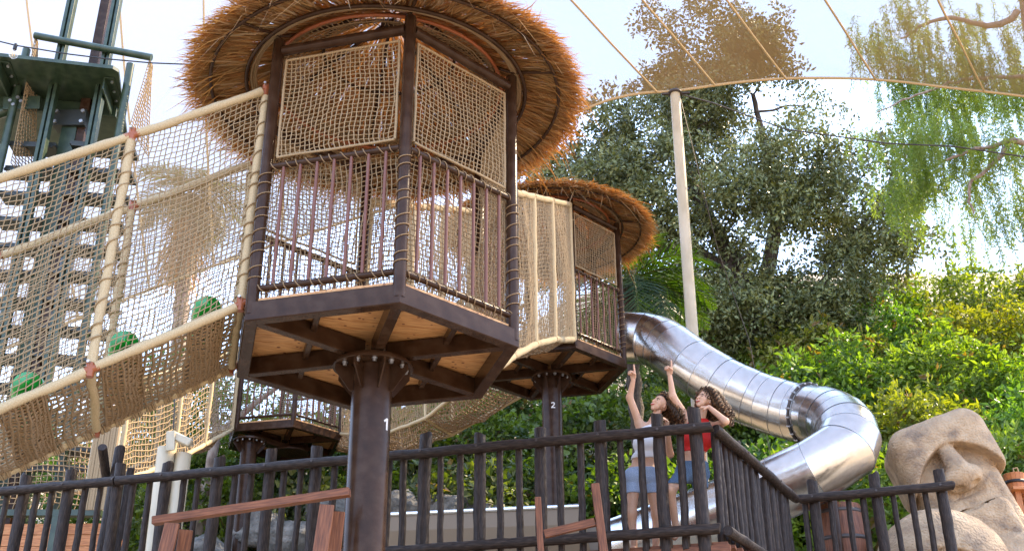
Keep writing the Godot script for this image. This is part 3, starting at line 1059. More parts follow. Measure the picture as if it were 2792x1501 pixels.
# ------------------------------------------------------------------ slide
func slide() -> void:
	var ctr := [Vector3(1.80, 8.90, -17.48), Vector3(2.21, 8.85, -17.4), Vector3(2.43, 8.69, -17.2), Vector3(2.63, 8.45, -17.0), Vector3(2.82, 8.18, -16.82), Vector3(3.0, 7.97, -16.68), Vector3(3.27, 7.71, -16.53), Vector3(3.49, 7.52, -16.4), Vector3(3.77, 7.33, -16.27), Vector3(4.0, 7.17, -16.1), Vector3(4.27, 7.0, -15.88), Vector3(4.48, 6.86, -15.58), Vector3(4.62, 6.62, -15.2), Vector3(4.62, 6.32, -14.86), Vector3(4.50, 6.07, -14.70), Vector3(4.29, 5.90, -14.68), Vector3(4.06, 5.79, -14.78), Vector3(3.74, 5.68, -14.95), Vector3(3.22, 5.52, -15.25), Vector3(2.54, 5.34, -15.65), Vector3(1.9, 5.18, -16.0), Vector3(1.2, 5.02, -16.4)]
	var cv := Curve3D.new()
	for k in ctr.size():
		var tg: Vector3 = (ctr[mini(k + 1, ctr.size() - 1)] - ctr[maxi(k - 1, 0)]) / 6.0
		cv.add_point(ctr[k], -tg, tg)
	cv.bake_interval = .02
	var ln := cv.get_baked_length()
	var t := thing("tube_slide", "brushed steel tube slide curling down from the smaller thatched tower", "slide", Vector3(2.9, ground_y(2.9, -15.5), -15.5))
	var cuts := [0.0, .45, .68, .88, 1.08, 1.60, 1.92, 2.24, 2.52, 2.80, 3.06, 3.32, 3.56]
	var s := 3.60
	while s < ln - .4:
		s += .24 if s < 5.2 else (.52 if s < 6.3 else .62)
		cuts.append(minf(s, ln))
	var R := .435
	var fu := Vector3.UP
	for k in cuts.size() - 1:
		var s0: float = cuts[k]; var s1: float = cuts[k + 1]
		var mb := MB.new()
		# a rolled sheet: straight between its two mitred ends
		var c0 := cv.sample_baked(s0, true) - t.position; var c1 := cv.sample_baked(s1, true) - t.position
		var t0 := (cv.sample_baked(minf(s0 + .06, ln), true) - cv.sample_baked(maxf(s0 - .06, 0.0), true)).normalized()
		var t1 := (cv.sample_baked(minf(s1 + .06, ln), true) - cv.sample_baked(maxf(s1 - .06, 0.0), true)).normalized()
		var axis := (c1 - c0).normalized()
		var u0 := (fu - t0 * fu.dot(t0)).normalized()
		fu = (u0 - t1 * u0.dot(t1)).normalized()
		var rr := R + (.004 if k % 2 == 0 else .0)
		var o := mb.v.size()
		for q in 49:
			var an := TAU * q / 48
			var d0 := u0 * cos(an) + t0.cross(u0) * sin(an); var d1 := fu * cos(an) + t1.cross(fu) * sin(an)
			var nn := (d0 + d1) * .5
			nn = (nn - axis * nn.dot(axis)).normalized()
			mb.vert(c0 + d0 * rr + axis * .002, (nn * .7 + d0 * .3).normalized()); mb.vert(c1 + d1 * rr - axis * .002, (nn * .7 + d1 * .3).normalized())
		for q in 48: mb.quad_i(o + q * 2, o + q * 2 + 2, o + q * 2 + 3, o + q * 2 + 1)
		var seg := part(mb, "segment", M.slide_metal, t)
		mb = MB.new()
		var p0 := cv.sample_baked(s1 - .004, true) - t.position; var p1 := cv.sample_baked(s1 + .005, true) - t.position
		mb.tube(PackedVector3Array([p0, p1]), R + .0055, 48, false)
		part(mb, "seam", M.seam_metal, seg)
	# bolted ring
	var sr := 3.78
	var c := cv.sample_baked(sr, true) - t.position
	var ax := (cv.sample_baked(sr + .05, true) - cv.sample_baked(sr - .05, true)).normalized()
	var u := ax.cross(Vector3.UP).normalized(); var w := ax.cross(u)
	var mb := MB.new()
	var ring := PackedVector3Array()
	for k in 60:
		var a := TAU * k / 60
		ring.append(c + (u * cos(a) + w * sin(a)) * (R + .02))
	mb.tube(ring, .017, 8, false, true)
	var rg := part(mb, "joint_ring", M.ring_metal, t)
	mb = MB.new()
	mb.rod(Vector3(0, -.034, 0), Vector3(0, .034, 0), .010, 6)
	mb.rod(Vector3(0, -.024, 0), Vector3(0, .024, 0), .015, 6)
	var bm := mb.mesh()
	for k in 22:
		var a := TAU * k / 22
		var pz := u * cos(a) + w * sin(a)
		put(bm, "bolt", M.bolt_steel, rg, Transform3D(Basis(pz, ax, pz.cross(ax)), c + pz * (R + .026)))
	# legs under the tube
	for s2 in [4.05, 5.6]:
		var p := cv.sample_baked(s2, true)
		mb = MB.new()
		var g := ground_y(p.x, p.z)
		mb.tube(PackedVector3Array([Vector3(p.x, g - .1, p.z) - t.position, Vector3(p.x, p.y - R + .02, p.z) - t.position]), .06, 16)
		part(mb, "leg", M.brown_steel, t)
	# run-out trough where the tube ends
	mb = MB.new()
	var e := thing("slide_trough", "open steel run-out trough with rolled rims behind the log fence", "slide", Vector3(-.6, ground_y(-.6, -17.6), -17.6))
	var ta := Vector3(1.3, 5.05, -16.6); var tb := Vector3(-2.1, 5.32, -18.2)
	var dx := (tb - ta).normalized(); var dz := dx.cross(Vector3.UP).normalized()
	var rows := []
	for k in 25:
		var cx := ta.lerp(tb, k / 24.0)
		var row := []
		for q in 13:
			var an := PI * (q / 12.0) + PI
			var wd := .62; var hh := .95
			row.append(cx + dz * cos(an) * wd + Vector3(0, .62 + sin(an) * hh, 0))
		rows.append(row)
	for side in 2:
		for k in 24:
			for q in 12:
				var A: Vector3 = rows[k][q]; var B: Vector3 = rows[k + 1][q]; var C: Vector3 = rows[k + 1][q + 1]; var Dd: Vector3 = rows[k][q + 1]
				var th := Vector3(0, -.008, 0)
				if side == 0: mb.quad(A - e.position, B - e.position, C - e.position, Dd - e.position)
				else: mb.quad(Dd + th - e.position, C + th - e.position, B + th - e.position, A + th - e.position)
	part(mb, "bed", M.trough_metal, e)
	for q in [0, 12]:
		mb = MB.new()
		var pth := PackedVector3Array()
		for k in 25: pth.append(rows[k][q] - e.position)
		mb.tube(pth, .035, 10)
		part(mb, "rim", M.slide_metal, e)
	for k in [4, 20]:
		mb = MB.new()
		var p := ta.lerp(tb, k / 24.0)
		mb.tube(PackedVector3Array([Vector3(p.x, ground_y(p.x, p.z) - .1, p.z) - e.position, Vector3(p.x, p.y - .3, p.z) - e.position]), .05, 12)
		part(mb, "leg", M.brown_steel, e)

# ------------------------------------------------------------------ shade sails, masts, wires
func sail_sheet(t: Node3D, rows: Array, m: Material) -> void:
	var mb := MB.new()
	var nr := rows.size(); var nc: int = rows[0].size()
	for j in nr:
		for i in nc:
			var a: Vector3 = rows[mini(j + 1, nr - 1)][i] - rows[maxi(j - 1, 0)][i]
			var b: Vector3 = rows[j][mini(i + 1, nc - 1)] - rows[j][maxi(i - 1, 0)]
			var nn := a.cross(b).normalized()
			mb.vert(rows[j][i] - t.position, nn)
	for j in nr - 1:
		for i in nc - 1:
			var o := j * nc + i
			mb.quad_i(o, o + nc, o + nc + 1, o + 1)
	part(mb, "cloth", m, t)

func sails() -> void:
	var edge := [Vector3(-.2, 13.95, -19.2), Vector3(.79, 14.32, -19.1), Vector3(1.39, 14.5, -19), Vector3(2.0, 14.78, -19), Vector3(2.68, 14.94, -19), Vector3(3.36, 14.99, -19), Vector3(4.58, 15.18, -19), Vector3(5.63, 15.28, -19), Vector3(6.85, 15.28, -19), Vector3(7.9, 15.2, -19), Vector3(9.07, 15.02, -19), Vector3(10.47, 14.81, -19), Vector3(14.0, 14.2, -19), Vector3(19.0, 13.6, -19)]
	var cv := Curve3D.new()
	for k in edge.size():
		var tg: Vector3 = (edge[mini(k + 1, edge.size() - 1)] - edge[maxi(k - 1, 0)]) / 6.0
		cv.add_point(edge[k], -tg, tg)
	var dir := Vector3(-.68, .19, 1.0)
	var t := thing("shade_sail", "tan mesh shade sail stretched over the towers from the cream mast", "shade sail", Vector3(3.36, 14.99, -19))
	var rows := []
	for j in 15:
		var row := []
		for i in 65:
			var p := cv.sample_baked(cv.get_baked_length() * i / 64.0, true)
			var s := 22.0 * j / 14.0
			row.append(p + dir * s + Vector3(0, -1.1 * sin(PI * j / 14.0), 0))
		rows.append(row)
	sail_sheet(t, rows, M.sail)
	var mb := MB.new()
	var hem := PackedVector3Array()
	for k in 90: hem.append(cv.sample_baked(cv.get_baked_length() * k / 89.0, true) - t.position)
	mb.tube(hem, .028, 6)
	part(mb, "hem", M.sail_hem, t)
	for x in [.9, 2.97, 4.2, 5.63, 7.5, 9.67, 12.2]:
		var off := 0.0
		for k in 400:
			if cv.sample_baked(cv.get_baked_length() * k / 399.0, true).x >= x:
				off = cv.get_baked_length() * k / 399.0; break
		var p := cv.sample_baked(off, true)
		mb = MB.new()
		var pts := PackedVector3Array()
		for j in 29:
			var s := 22.0 * j / 28.0
			pts.append(p + dir * s + Vector3(rng.randf_range(-.01, .01), -1.1 * sin(PI * j / 28.0) - .006, rng.randf_range(-.01, .01)) - t.position)
		mb.tube(pts, .022, 5)
		part(mb, "seam", M.sail_hem, t)
	# second sail, behind the green course
	t = thing("shade_sail", "pale mesh shade sail hanging behind the green steel course", "shade sail", Vector3(-8.5, 14.5, -27))
	var tl := Vector3(-19.0, 24.4, -21.5); var tr := Vector3(1.2, 24.2, -21.5); var br := Vector3(-1.9, 17.3, -27); var bl := Vector3(-15.6, 11.6, -27.2)
	rows = []
	for j in 15:
		var row := []
		for i in 31:
			var u := i / 30.0; var w := j / 14.0
			row.append(tl.lerp(tr, u).lerp(bl.lerp(br, u), w) + Vector3(0, -.7 * sin(PI * u) * (w - .5) * -1.0, .6 * sin(PI * w)))
		rows.append(row)
	sail_sheet(t, rows, M.sail)
	mb = MB.new()
	hem = PackedVector3Array()
	for i in 31: hem.append(rows[14][i] - t.position)
	mb.tube(hem, .04, 6)
	part(mb, "hem", M.sail_hem, t)
	for u in [.14, .30, .43, .55, .68, .82]:
		mb = MB.new()
		var pts := PackedVector3Array()
		for j in 15: pts.append((rows[j][int(u * 30)] as Vector3).lerp(rows[j][int(u * 30) + 1], u * 30 - int(u * 30)) - t.position + Vector3(0, -.01, .015))
		mb.tube(pts, .03, 5)
		part(mb, "seam", M.sail_hem, t)

func masts() -> void:
	var t := thing("sail_mast", "tall cream steel mast holding the edge of the tan shade sail", "mast", Vector3(3.27, ground_y(3.27, -19), -19))
	var top := Vector3(3.36, 14.93, -19) - t.position
	var mb := MB.new()
	mb.tube(PackedVector3Array([Vector3(-.02, -.3, 0), top * .5, top]), PackedFloat32Array([.115, .11, .10]), 24)
	part(mb, "pole", M.cream_paint, t)
	mb = MB.new()
	mb.lathe(PackedVector2Array([Vector2(0, -.02), Vector2(.14, -.02), Vector2(.15, 0), Vector2(.12, .05), Vector2(0, .06)]), 20, top)
	part(mb, "cap", M.ring_metal, t)
	mb = MB.new()
	mb.beam(top + Vector3(-.28, -.03, .02), top + Vector3(.30, .0, .02), .05, .04)
	part(mb, "cleat", M.ring_metal, t)
	for w in [["slack grey guy wire dropping from the cream mast into the hedge", [Vector3(3.46, 14.8, -19), Vector3(3.69, 13.12, -19), Vector3(4.1, 11.7, -19.8), Vector3(4.8, 10.3, -21), Vector3(5.3, ground_y(5.3, -21.6), -21.6)], .008], ["thin grey cable sagging from the cream mast across to the weeping tree", [Vector3(3.5, 14.9, -19), Vector3(4.12, 14.69, -19), Vector3(5.51, 14.05, -19), Vector3(7.12, 13.06, -18), Vector3(8.13, 12.67, -17.5), Vector3(9.1, 12.13, -17), Vector3(12, 11.2, -16)], .014]]:
		var g := thing("guy_wire", w[0], "wire", w[1][0])
		mb = MB.new()
		var pts := PackedVector3Array()
		for p in w[1]: pts.append(p - g.position)
		mb.tube(pts, w[2], 5)
		part(mb, "strand", M.ring_metal, g)
	# short wrapped cream posts behind the fence
	t = thing("cream_post", "short cream post with a rolled canvas tied on top behind the fence", "post", Vector3(-5.02, ground_y(-5.0, -16), -16))
	mb = MB.new()
	mb.tube(PackedVector3Array([Vector3(-.06, -.2, 0), Vector3(-.11, 6.56 - t.position.y, 0)]), .13, 18)
	part(mb, "pole", M.cream_paint, t)
	mb = MB.new()
	mb.tube(PackedVector3Array([Vector3(.12, -.2, -.1), Vector3(.12, 6.5 - t.position.y, -.1)]), .12, 18)
	part(mb, "pole", M.cream_paint, t)
	mb = MB.new()
	var cy := 6.64 - t.position.y
	mb.box(Vector3(.13, cy + .02, .1), Vector3(.34, .13, .11), Basis(Vector3.BACK, -.42), .03)
	mb.box(Vector3(-.01, cy - .02, .165), Vector3(.13, .30, .03), Basis(Vector3.BACK, .10), .012)
	part(mb, "canvas_roll", M.cream_paint, t)
	mb = MB.new()
	mb.tube(PackedVector3Array([Vector3(-.01, cy + .18, .1), Vector3(-.03, cy + .45, .1), Vector3(-.08, cy + .85, .1)]), .014, 5)
	part(mb, "tie_rope", M.black_plastic, t)

# ------------------------------------------------------------------ green steel course
func green_course() -> void:
	var t := thing("steel_course", "dark green steel climbing course with bolted platform and stacked treads", "climbing frame", Vector3(-5.75, ground_y(-5.75, -12.2), -12.2))
	var O := t.position
	var gs: Material = M.green_steel
	# slotted posts, in halves with a dark slot between them
	for s in [[-5.93, -12.0], [-5.33, -12.02]]:
		for h in [-1, 1]:
			var mb := MB.new()
			mb.beam(Vector3(s[0] + h * .034, O.y + (-.1), s[1]) - O, Vector3(s[0] + h * .034, 13.4, s[1]) - O, .10, .046, Vector3.RIGHT)
			part(mb, "post", gs, t)
		var mb2 := MB.new()
		mb2.beam(Vector3(s[0], O.y, s[1] - .02) - O, Vector3(s[0], 13.3, s[1] - .02) - O, .05, .03, Vector3.RIGHT)
		part(mb2, "slot", M.dark_steel, t)
	var mb := MB.new()
	mb.beam(Vector3(-5.62, O.y, -12.35) - O, Vector3(-5.62, 13.5, -12.35) - O, .13, .13, Vector3.RIGHT)
	part(mb, "pole", M.brown_steel, t, "brown square pole between the green posts")
	mb = MB.new()
	mb.rod(Vector3(-6.28, 10.93, -11.90) - O, Vector3(-4.71, 10.60, -11.95) - O, .048, 14)
	part(mb, "cross_tube", gs, t)
	# hung net strips at the tube's ends
	for s in [[Vector3(-6.27, 10.88, -11.9), Vector3(-6.25, 9.0, -11.95)], [Vector3(-4.73, 10.55, -11.95), Vector3(-4.86, 9.55, -12.0)]]:
		mb = MB.new()
		var a: Vector3 = s[0] - O; var b: Vector3 = s[1] - O
		net(mb, a, a + Vector3(.02, 0, -.05), b + Vector3(.03, 0, -.7), b, .05, .007)
		part(mb, "net_strip", M.rope, t)
	# platform, seen from below
	mb = MB.new()
	var pl := PackedVector3Array()
	for p in [Vector2(-8.2, -11.0), Vector2(-8.7, -13.15), Vector2(-5.52, -13.66), Vector2(-5.45, -13.58), Vector2(-5.01, -11.72), Vector2(-5.06, -11.645)]:
		pl.append(Vector3(p.x, 10.20, p.y) - O)
	var rev := PackedVector3Array()
	for k in pl.size(): rev.append(pl[pl.size() - 1 - k])
	var sgn := (pl[1] - pl[0]).cross(pl[2] - pl[0]).y
	mb.prism(pl if sgn > 0 else rev, Vector3(0, .05, 0))
	part(mb, "platform", gs, t)
	for s in [[Vector3(-8.0, 10.10, -12.05), Vector3(-5.25, 10.10, -12.45), .05, .19], [Vector3(-8.0, 10.01, -12.13), Vector3(-5.25, 10.01, -12.53), .15, .02]]:
		mb = MB.new()
		mb.beam(s[0] - O, s[1] - O, s[2], s[3])
		part(mb, "channel", gs, t)
	for s in [[-5.22, -12.2], [-6.42, -11.85]]:
		mb = MB.new()
		mb.beam(Vector3(s[0], 10.10, s[1] + .38) - O, Vector3(s[0] - .12, 10.10, s[1] - .42) - O, .022, .17)
		part(mb, "bracket", gs, t)
		mb = MB.new()
		mb.beam(Vector3(s[0] + .06, 10.19, s[1] + .38) - O, Vector3(s[0] - .06, 10.19, s[1] - .42) - O, .12, .016)
		var bk := part(mb, "bracket", gs, t)
		for q in 4:
			mb = MB.new()
			var p := Vector3(s[0] + .07 - .04 * q, 10.165, s[1] + .30 - .21 * q) - O
			mb.rod(p, p + Vector3(0, .02, 0), .02, 6)
			part(mb, "bolt", M.bolt_steel, bk)
	# bolted saddle, column and brace
	mb = MB.new()
	mb.box(Vector3(-5.76, 9.86, -12.32) - O, Vector3(.42, .24, .2))
	var sad := part(mb, "saddle", M.dark_steel, t)
	for q in [[-.17, .08], [.17, .08], [-.17, -.08], [.17, -.08]]:
		mb = MB.new()
		var p := Vector3(-5.76 + q[0], 9.86 + q[1], -12.215) - O
		mb.rod(p, p + Vector3(0, 0, .03), .026, 6)
		part(mb, "bolt", M.bolt_steel, sad)
	mb = MB.new()
	mb.beam(Vector3(-5.76, O.y - .1, -12.35) - O, Vector3(-5.76, 9.75, -12.35) - O, .17, .2, Vector3.RIGHT)
	part(mb, "column", gs, t)
	mb = MB.new()
	mb.rod(Vector3(-6.45, 9.92, -12.1) - O, Vector3(-7.6, 9.30, -12.0) - O, .07, 14)
	part(mb, "brace", gs, t)
	mb = MB.new()
	mb.beam(Vector3(-6.55, 9.93, -12.0) - O, Vector3(-6.10, 9.98, -12.06) - O, .02, .2)
	var gp := part(mb, "gusset", gs, t)
	for q in [[0, 0], [.09, .05], [.05, -.06], [.14, -.01]]:
		mb = MB.new()
		var p := Vector3(-6.45 + q[0], 9.95 + q[1], -11.985) - O
		mb.rod(p, p + Vector3(0, 0, .025), .024, 6)
		part(mb, "bolt", M.bolt_steel, gp)
	# round uprights with pale worn tops
	for s in [[Vector3(-6.40, 10.78, -12.0), Vector3(-6.5, O.y, -12.1)], [Vector3(-4.99, 10.53, -12.0), Vector3(-5.12, O.y, -12.35)], [Vector3(-6.05, 9.7, -12.9), Vector3(-6.05, O.y, -12.9)]]:
		mb = MB.new()
		mb.rod(s[1] - O, s[0] - O, .052, 14)
		part(mb, "upright", gs, t)
	# treads
	for k in 12:
		var y := 9.42 - .36 * k
		for q in [[-6.45, -5.86, .0], [-5.66, -4.85, -.10]]:
			mb = MB.new()
			mb.beam(Vector3(q[0] + .02 * (k % 2), y, -12.28 - .01 * k) - O, Vector3(q[1] + .02 * (k % 3), y + q[2] * .6, -12.33 - .01 * k) - O, .30, .055)
			var td := part(mb, "tread", M.dark_steel, t)
			mb = MB.new()
			mb.beam(Vector3(q[0] + .04, y - .045, -12.12) - O, Vector3(q[1] - .02, y - .045 + q[2] * .6, -12.17) - O, .03, .04)
			part(mb, "edge_strip", M.dark_steel, td)
	# the whole course stands farther back, behind the board wall
	t.position = Vector3(-8.34, 3.98, -17.69)
	t.scale = Vector3.ONE * 1.45
	# string light
	t = thing("string_light", "black cable with one clear bulb strung before the green platform", "string light", Vector3(-5.25, 9.0, -9.6))
	mb = MB.new()
	var pts := PackedVector3Array()
	for p in [Vector3(-7.2, 9.45, -9.6), Vector3(-5.85, 9.13, -9.6), Vector3(-5.42, 9.05, -9.6), Vector3(-5.25, 9.0, -9.6), Vector3(-4.66, 8.88, -9.6), Vector3(-4.2, 8.81, -9.6), Vector3(-3.77, 8.76, -9.6), Vector3(-3.3, 8.735, -9.6), Vector3(-2.6, 8.74, -9.55), Vector3(-1.7, 8.80, -9.5)]: pts.append(p - t.position)
	mb.tube(pts, .0075, 6)
	part(mb, "cable", M.black_plastic, t)
	mb = MB.new()
	mb.lathe(PackedVector2Array([Vector2(0, .02), Vector2(.016, .018), Vector2(.02, 0), Vector2(.021, -.05), Vector2(.017, -.062), Vector2(0, -.062)]), 14)
	part(mb, "socket", M.black_plastic, t)
	mb = MB.new()
	mb.lathe(PackedVector2Array([Vector2(0, -.165), Vector2(.022, -.16), Vector2(.040, -.142), Vector2(.047, -.118), Vector2(.042, -.094), Vector2(.026, -.074), Vector2(.015, -.063)]), 20)
	var bulb := part(mb, "bulb", M.glass, t)
	mb = MB.new()
	for q in [-1, 1]: mb.rod(Vector3(q * .010, -.14, 0), Vector3(q * .014, -.08, 0), .003, 6)
	part(mb, "filament", M.filament, bulb)

# ------------------------------------------------------------------ stones, barrel, bucket, hut
func field_mesh(lo: Vector3, hi: Vector3, cell: float, f: Callable) -> MB:
	var nx := int((hi.x - lo.x) / cell) + 2; var ny := int((hi.y - lo.y) / cell) + 2; var nz := int((hi.z - lo.z) / cell) + 2
	var g := PackedFloat32Array(); g.resize(nx * ny * nz)
	var i := 0
	for z in nz:
		for y in ny:
			for x in nx:
				g[i] = f.call(lo + Vector3(x, y, z) * cell); i += 1
	return nets_of(g, nx, ny, nz, lo, cell)

func nets_of(g: PackedFloat32Array, nx: int, ny: int, nz: int, lo: Vector3, cell: float) -> MB:
	var mb := MB.new()
	var id := PackedInt32Array(); id.resize(nx * ny * nz); id.fill(-1)
	var sxy := nx * ny
	var offs := [0, 1, nx, nx + 1, sxy, sxy + 1, sxy + nx, sxy + nx + 1]
	var cor := [Vector3(0, 0, 0), Vector3(1, 0, 0), Vector3(0, 1, 0), Vector3(1, 1, 0), Vector3(0, 0, 1), Vector3(1, 0, 1), Vector3(0, 1, 1), Vector3(1, 1, 1)]
	var edges := [[0, 1], [2, 3], [4, 5], [6, 7], [0, 2], [1, 3], [4, 6], [5, 7], [0, 4], [1, 5], [2, 6], [3, 7]]
	var lim := cell * 2.0
	for z in nz - 1:
		for y in ny - 1:
			var o := z * sxy + y * nx
			for x in nx - 1:
				var at := o + x
				var g0 := g[at]
				if g0 > lim or g0 < -lim: continue
				var neg := 0
				for q in 8:
					if g[at + offs[q]] < 0.0: neg += 1
				if neg == 0 or neg == 8: continue
				var sum := Vector3.ZERO; var cnt := 0
				for e in edges:
					var ga := g[at + offs[e[0]]]; var gb := g[at + offs[e[1]]]
					if (ga < 0.0) != (gb < 0.0):
						var tt := ga / (ga - gb)
						sum += (cor[e[0]] as Vector3).lerp(cor[e[1]], tt); cnt += 1
				var p := sum / cnt
				var gx := g[at + 1] - g[at] + g[at + 1 + nx + sxy] - g[at + nx + sxy]
				var gy := g[at + nx] - g[at] + g[at + 1 + nx + sxy] - g[at + 1 + sxy]
				var gz := g[at + sxy] - g[at] + g[at + 1 + nx + sxy] - g[at + 1 + nx]
				id[at] = mb.vert(lo + (Vector3(x, y, z) + p) * cell, Vector3(gx, gy, gz).normalized())
	for z in range(1, nz - 1):
		for y in range(1, ny - 1):
			var o := z * sxy + y * nx
			for x in range(1, nx - 1):
				var at := o + x
				if id[at] < 0 and absf(g[at]) > lim: continue
				var s0 := g[at] < 0.0
				for ax in 3:
					var st: int = 1 if ax == 0 else (nx if ax == 1 else sxy)
					var s1 := g[at + st] < 0.0
					if s0 == s1: continue
					var b: int = nx if ax == 0 else (sxy if ax == 1 else 1)
					var c: int = sxy if ax == 0 else (1 if ax == 1 else nx)
					var i0 := id[at - b - c]; var i1 := id[at - c]; var i2 := id[at]; var i3 := id[at - b]
					if i0 < 0 or i1 < 0 or i2 < 0 or i3 < 0: continue
					if s0: mb.quad_i(i0, i1, i2, i3)
					else: mb.quad_i(i3, i2, i1, i0)
	return mb

func smin(a: float, b: float, k: float) -> float:
	var h := maxf(k - absf(a - b), 0.0) / k
	return minf(a, b) - h * h * k * .25

func capd(p: Vector3, a: Vector3, b: Vector3, ra: float, rb: float) -> float:
	var ab := b - a
	var t := clampf((p - a).dot(ab) / maxf(ab.length_squared(), 1e-9), 0.0, 1.0)
	return p.distance_to(a + ab * t) - lerpf(ra, rb, t)

func elld(p: Vector3, c: Vector3, r: Vector3) -> float:
	var q := (p - c) / r
	var l := q.length()
	return (l - 1.0) * minf(r.x, minf(r.y, r.z)) if l > .001 else -minf(r.x, minf(r.y, r.z))

var sn := FastNoiseLite.new()

func rbox(p: Vector3, c: Vector3, h: Vector3, r: float) -> float:
	var q := (p - c).abs() - h
	return q.max(Vector3.ZERO).length() + minf(maxf(q.x, maxf(q.y, q.z)), 0.0) - r

func cap_field(p: Vector3) -> float:
	# helmet-like brow: a rounded cap cut off below along an arch
	var d := rbox(p, Vector3(0, .24, -.08), Vector3(.44, .30, .36), .35)
	var arch := .34 - 1.05 * p.x * p.x
	var cut := (arch - p.y) * .72
	return -smin(-d, -cut, .05)

func head_field(p: Vector3) -> float:
	var q := Vector3(absf(p.x), p.y, p.z)
	var d := rbox(p, Vector3(0, -.55, -.16), Vector3(.50, .95, .28), .15)
	d = smin(d, elld(q, Vector3(.34, -.22, .10), Vector3(.26, .40, .28)), .08)
	d = smin(d, cap_field(p), .02)
	# ridge and bulb of the nose, hollowed below
	d = smin(d, capd(p, Vector3(0, .42, .42), Vector3(0, -.10, .58), .105, .17), .03)
	d = smin(d, elld(p, Vector3(0, -.20, .46), Vector3(.335, .20, .30)), .05)
	d = maxf(d, -elld(q, Vector3(.15, -.40, .56), Vector3(.115, .085, .13)))
	# thin lips, pressed together, and the heavy chin
	d = smin(d, rbox(p, Vector3(0, -.56, .22), Vector3(.34, .04, .06), .06), .04)
	d = smin(d, rbox(p, Vector3(0, -.98, .16), Vector3(.36, .22, .14), .14), .06)
	d = maxf(d, -capd(q, Vector3(0, -.665, .40), Vector3(.40, -.67, .28), .035, .022))
	return d + .010 * sn.get_noise_3dv(p * 2.2) + .006 * sn.get_noise_3dv(p * 9.0)

func dome_field(p: Vector3) -> float:
	var d := rbox(p, Vector3(0, -.55, -.16), Vector3(.50, .95, .28), .15)
	var dome := elld(p, Vector3(0, .22, -.06), Vector3(.84, .82, .70))
	d = smin(d, -smin(-dome, -(.40 - 1.0 * p.x * p.x - p.y) * .72, .05), .02)
	d = smin(d, capd(p, Vector3(0, .42, .42), Vector3(0, -.3, .58), .105, .17), .03)
	return d + .014 * sn.get_noise_3dv(p * 2.2 + Vector3(7, 0, 0)) + .007 * sn.get_noise_3dv(p * 8.0)

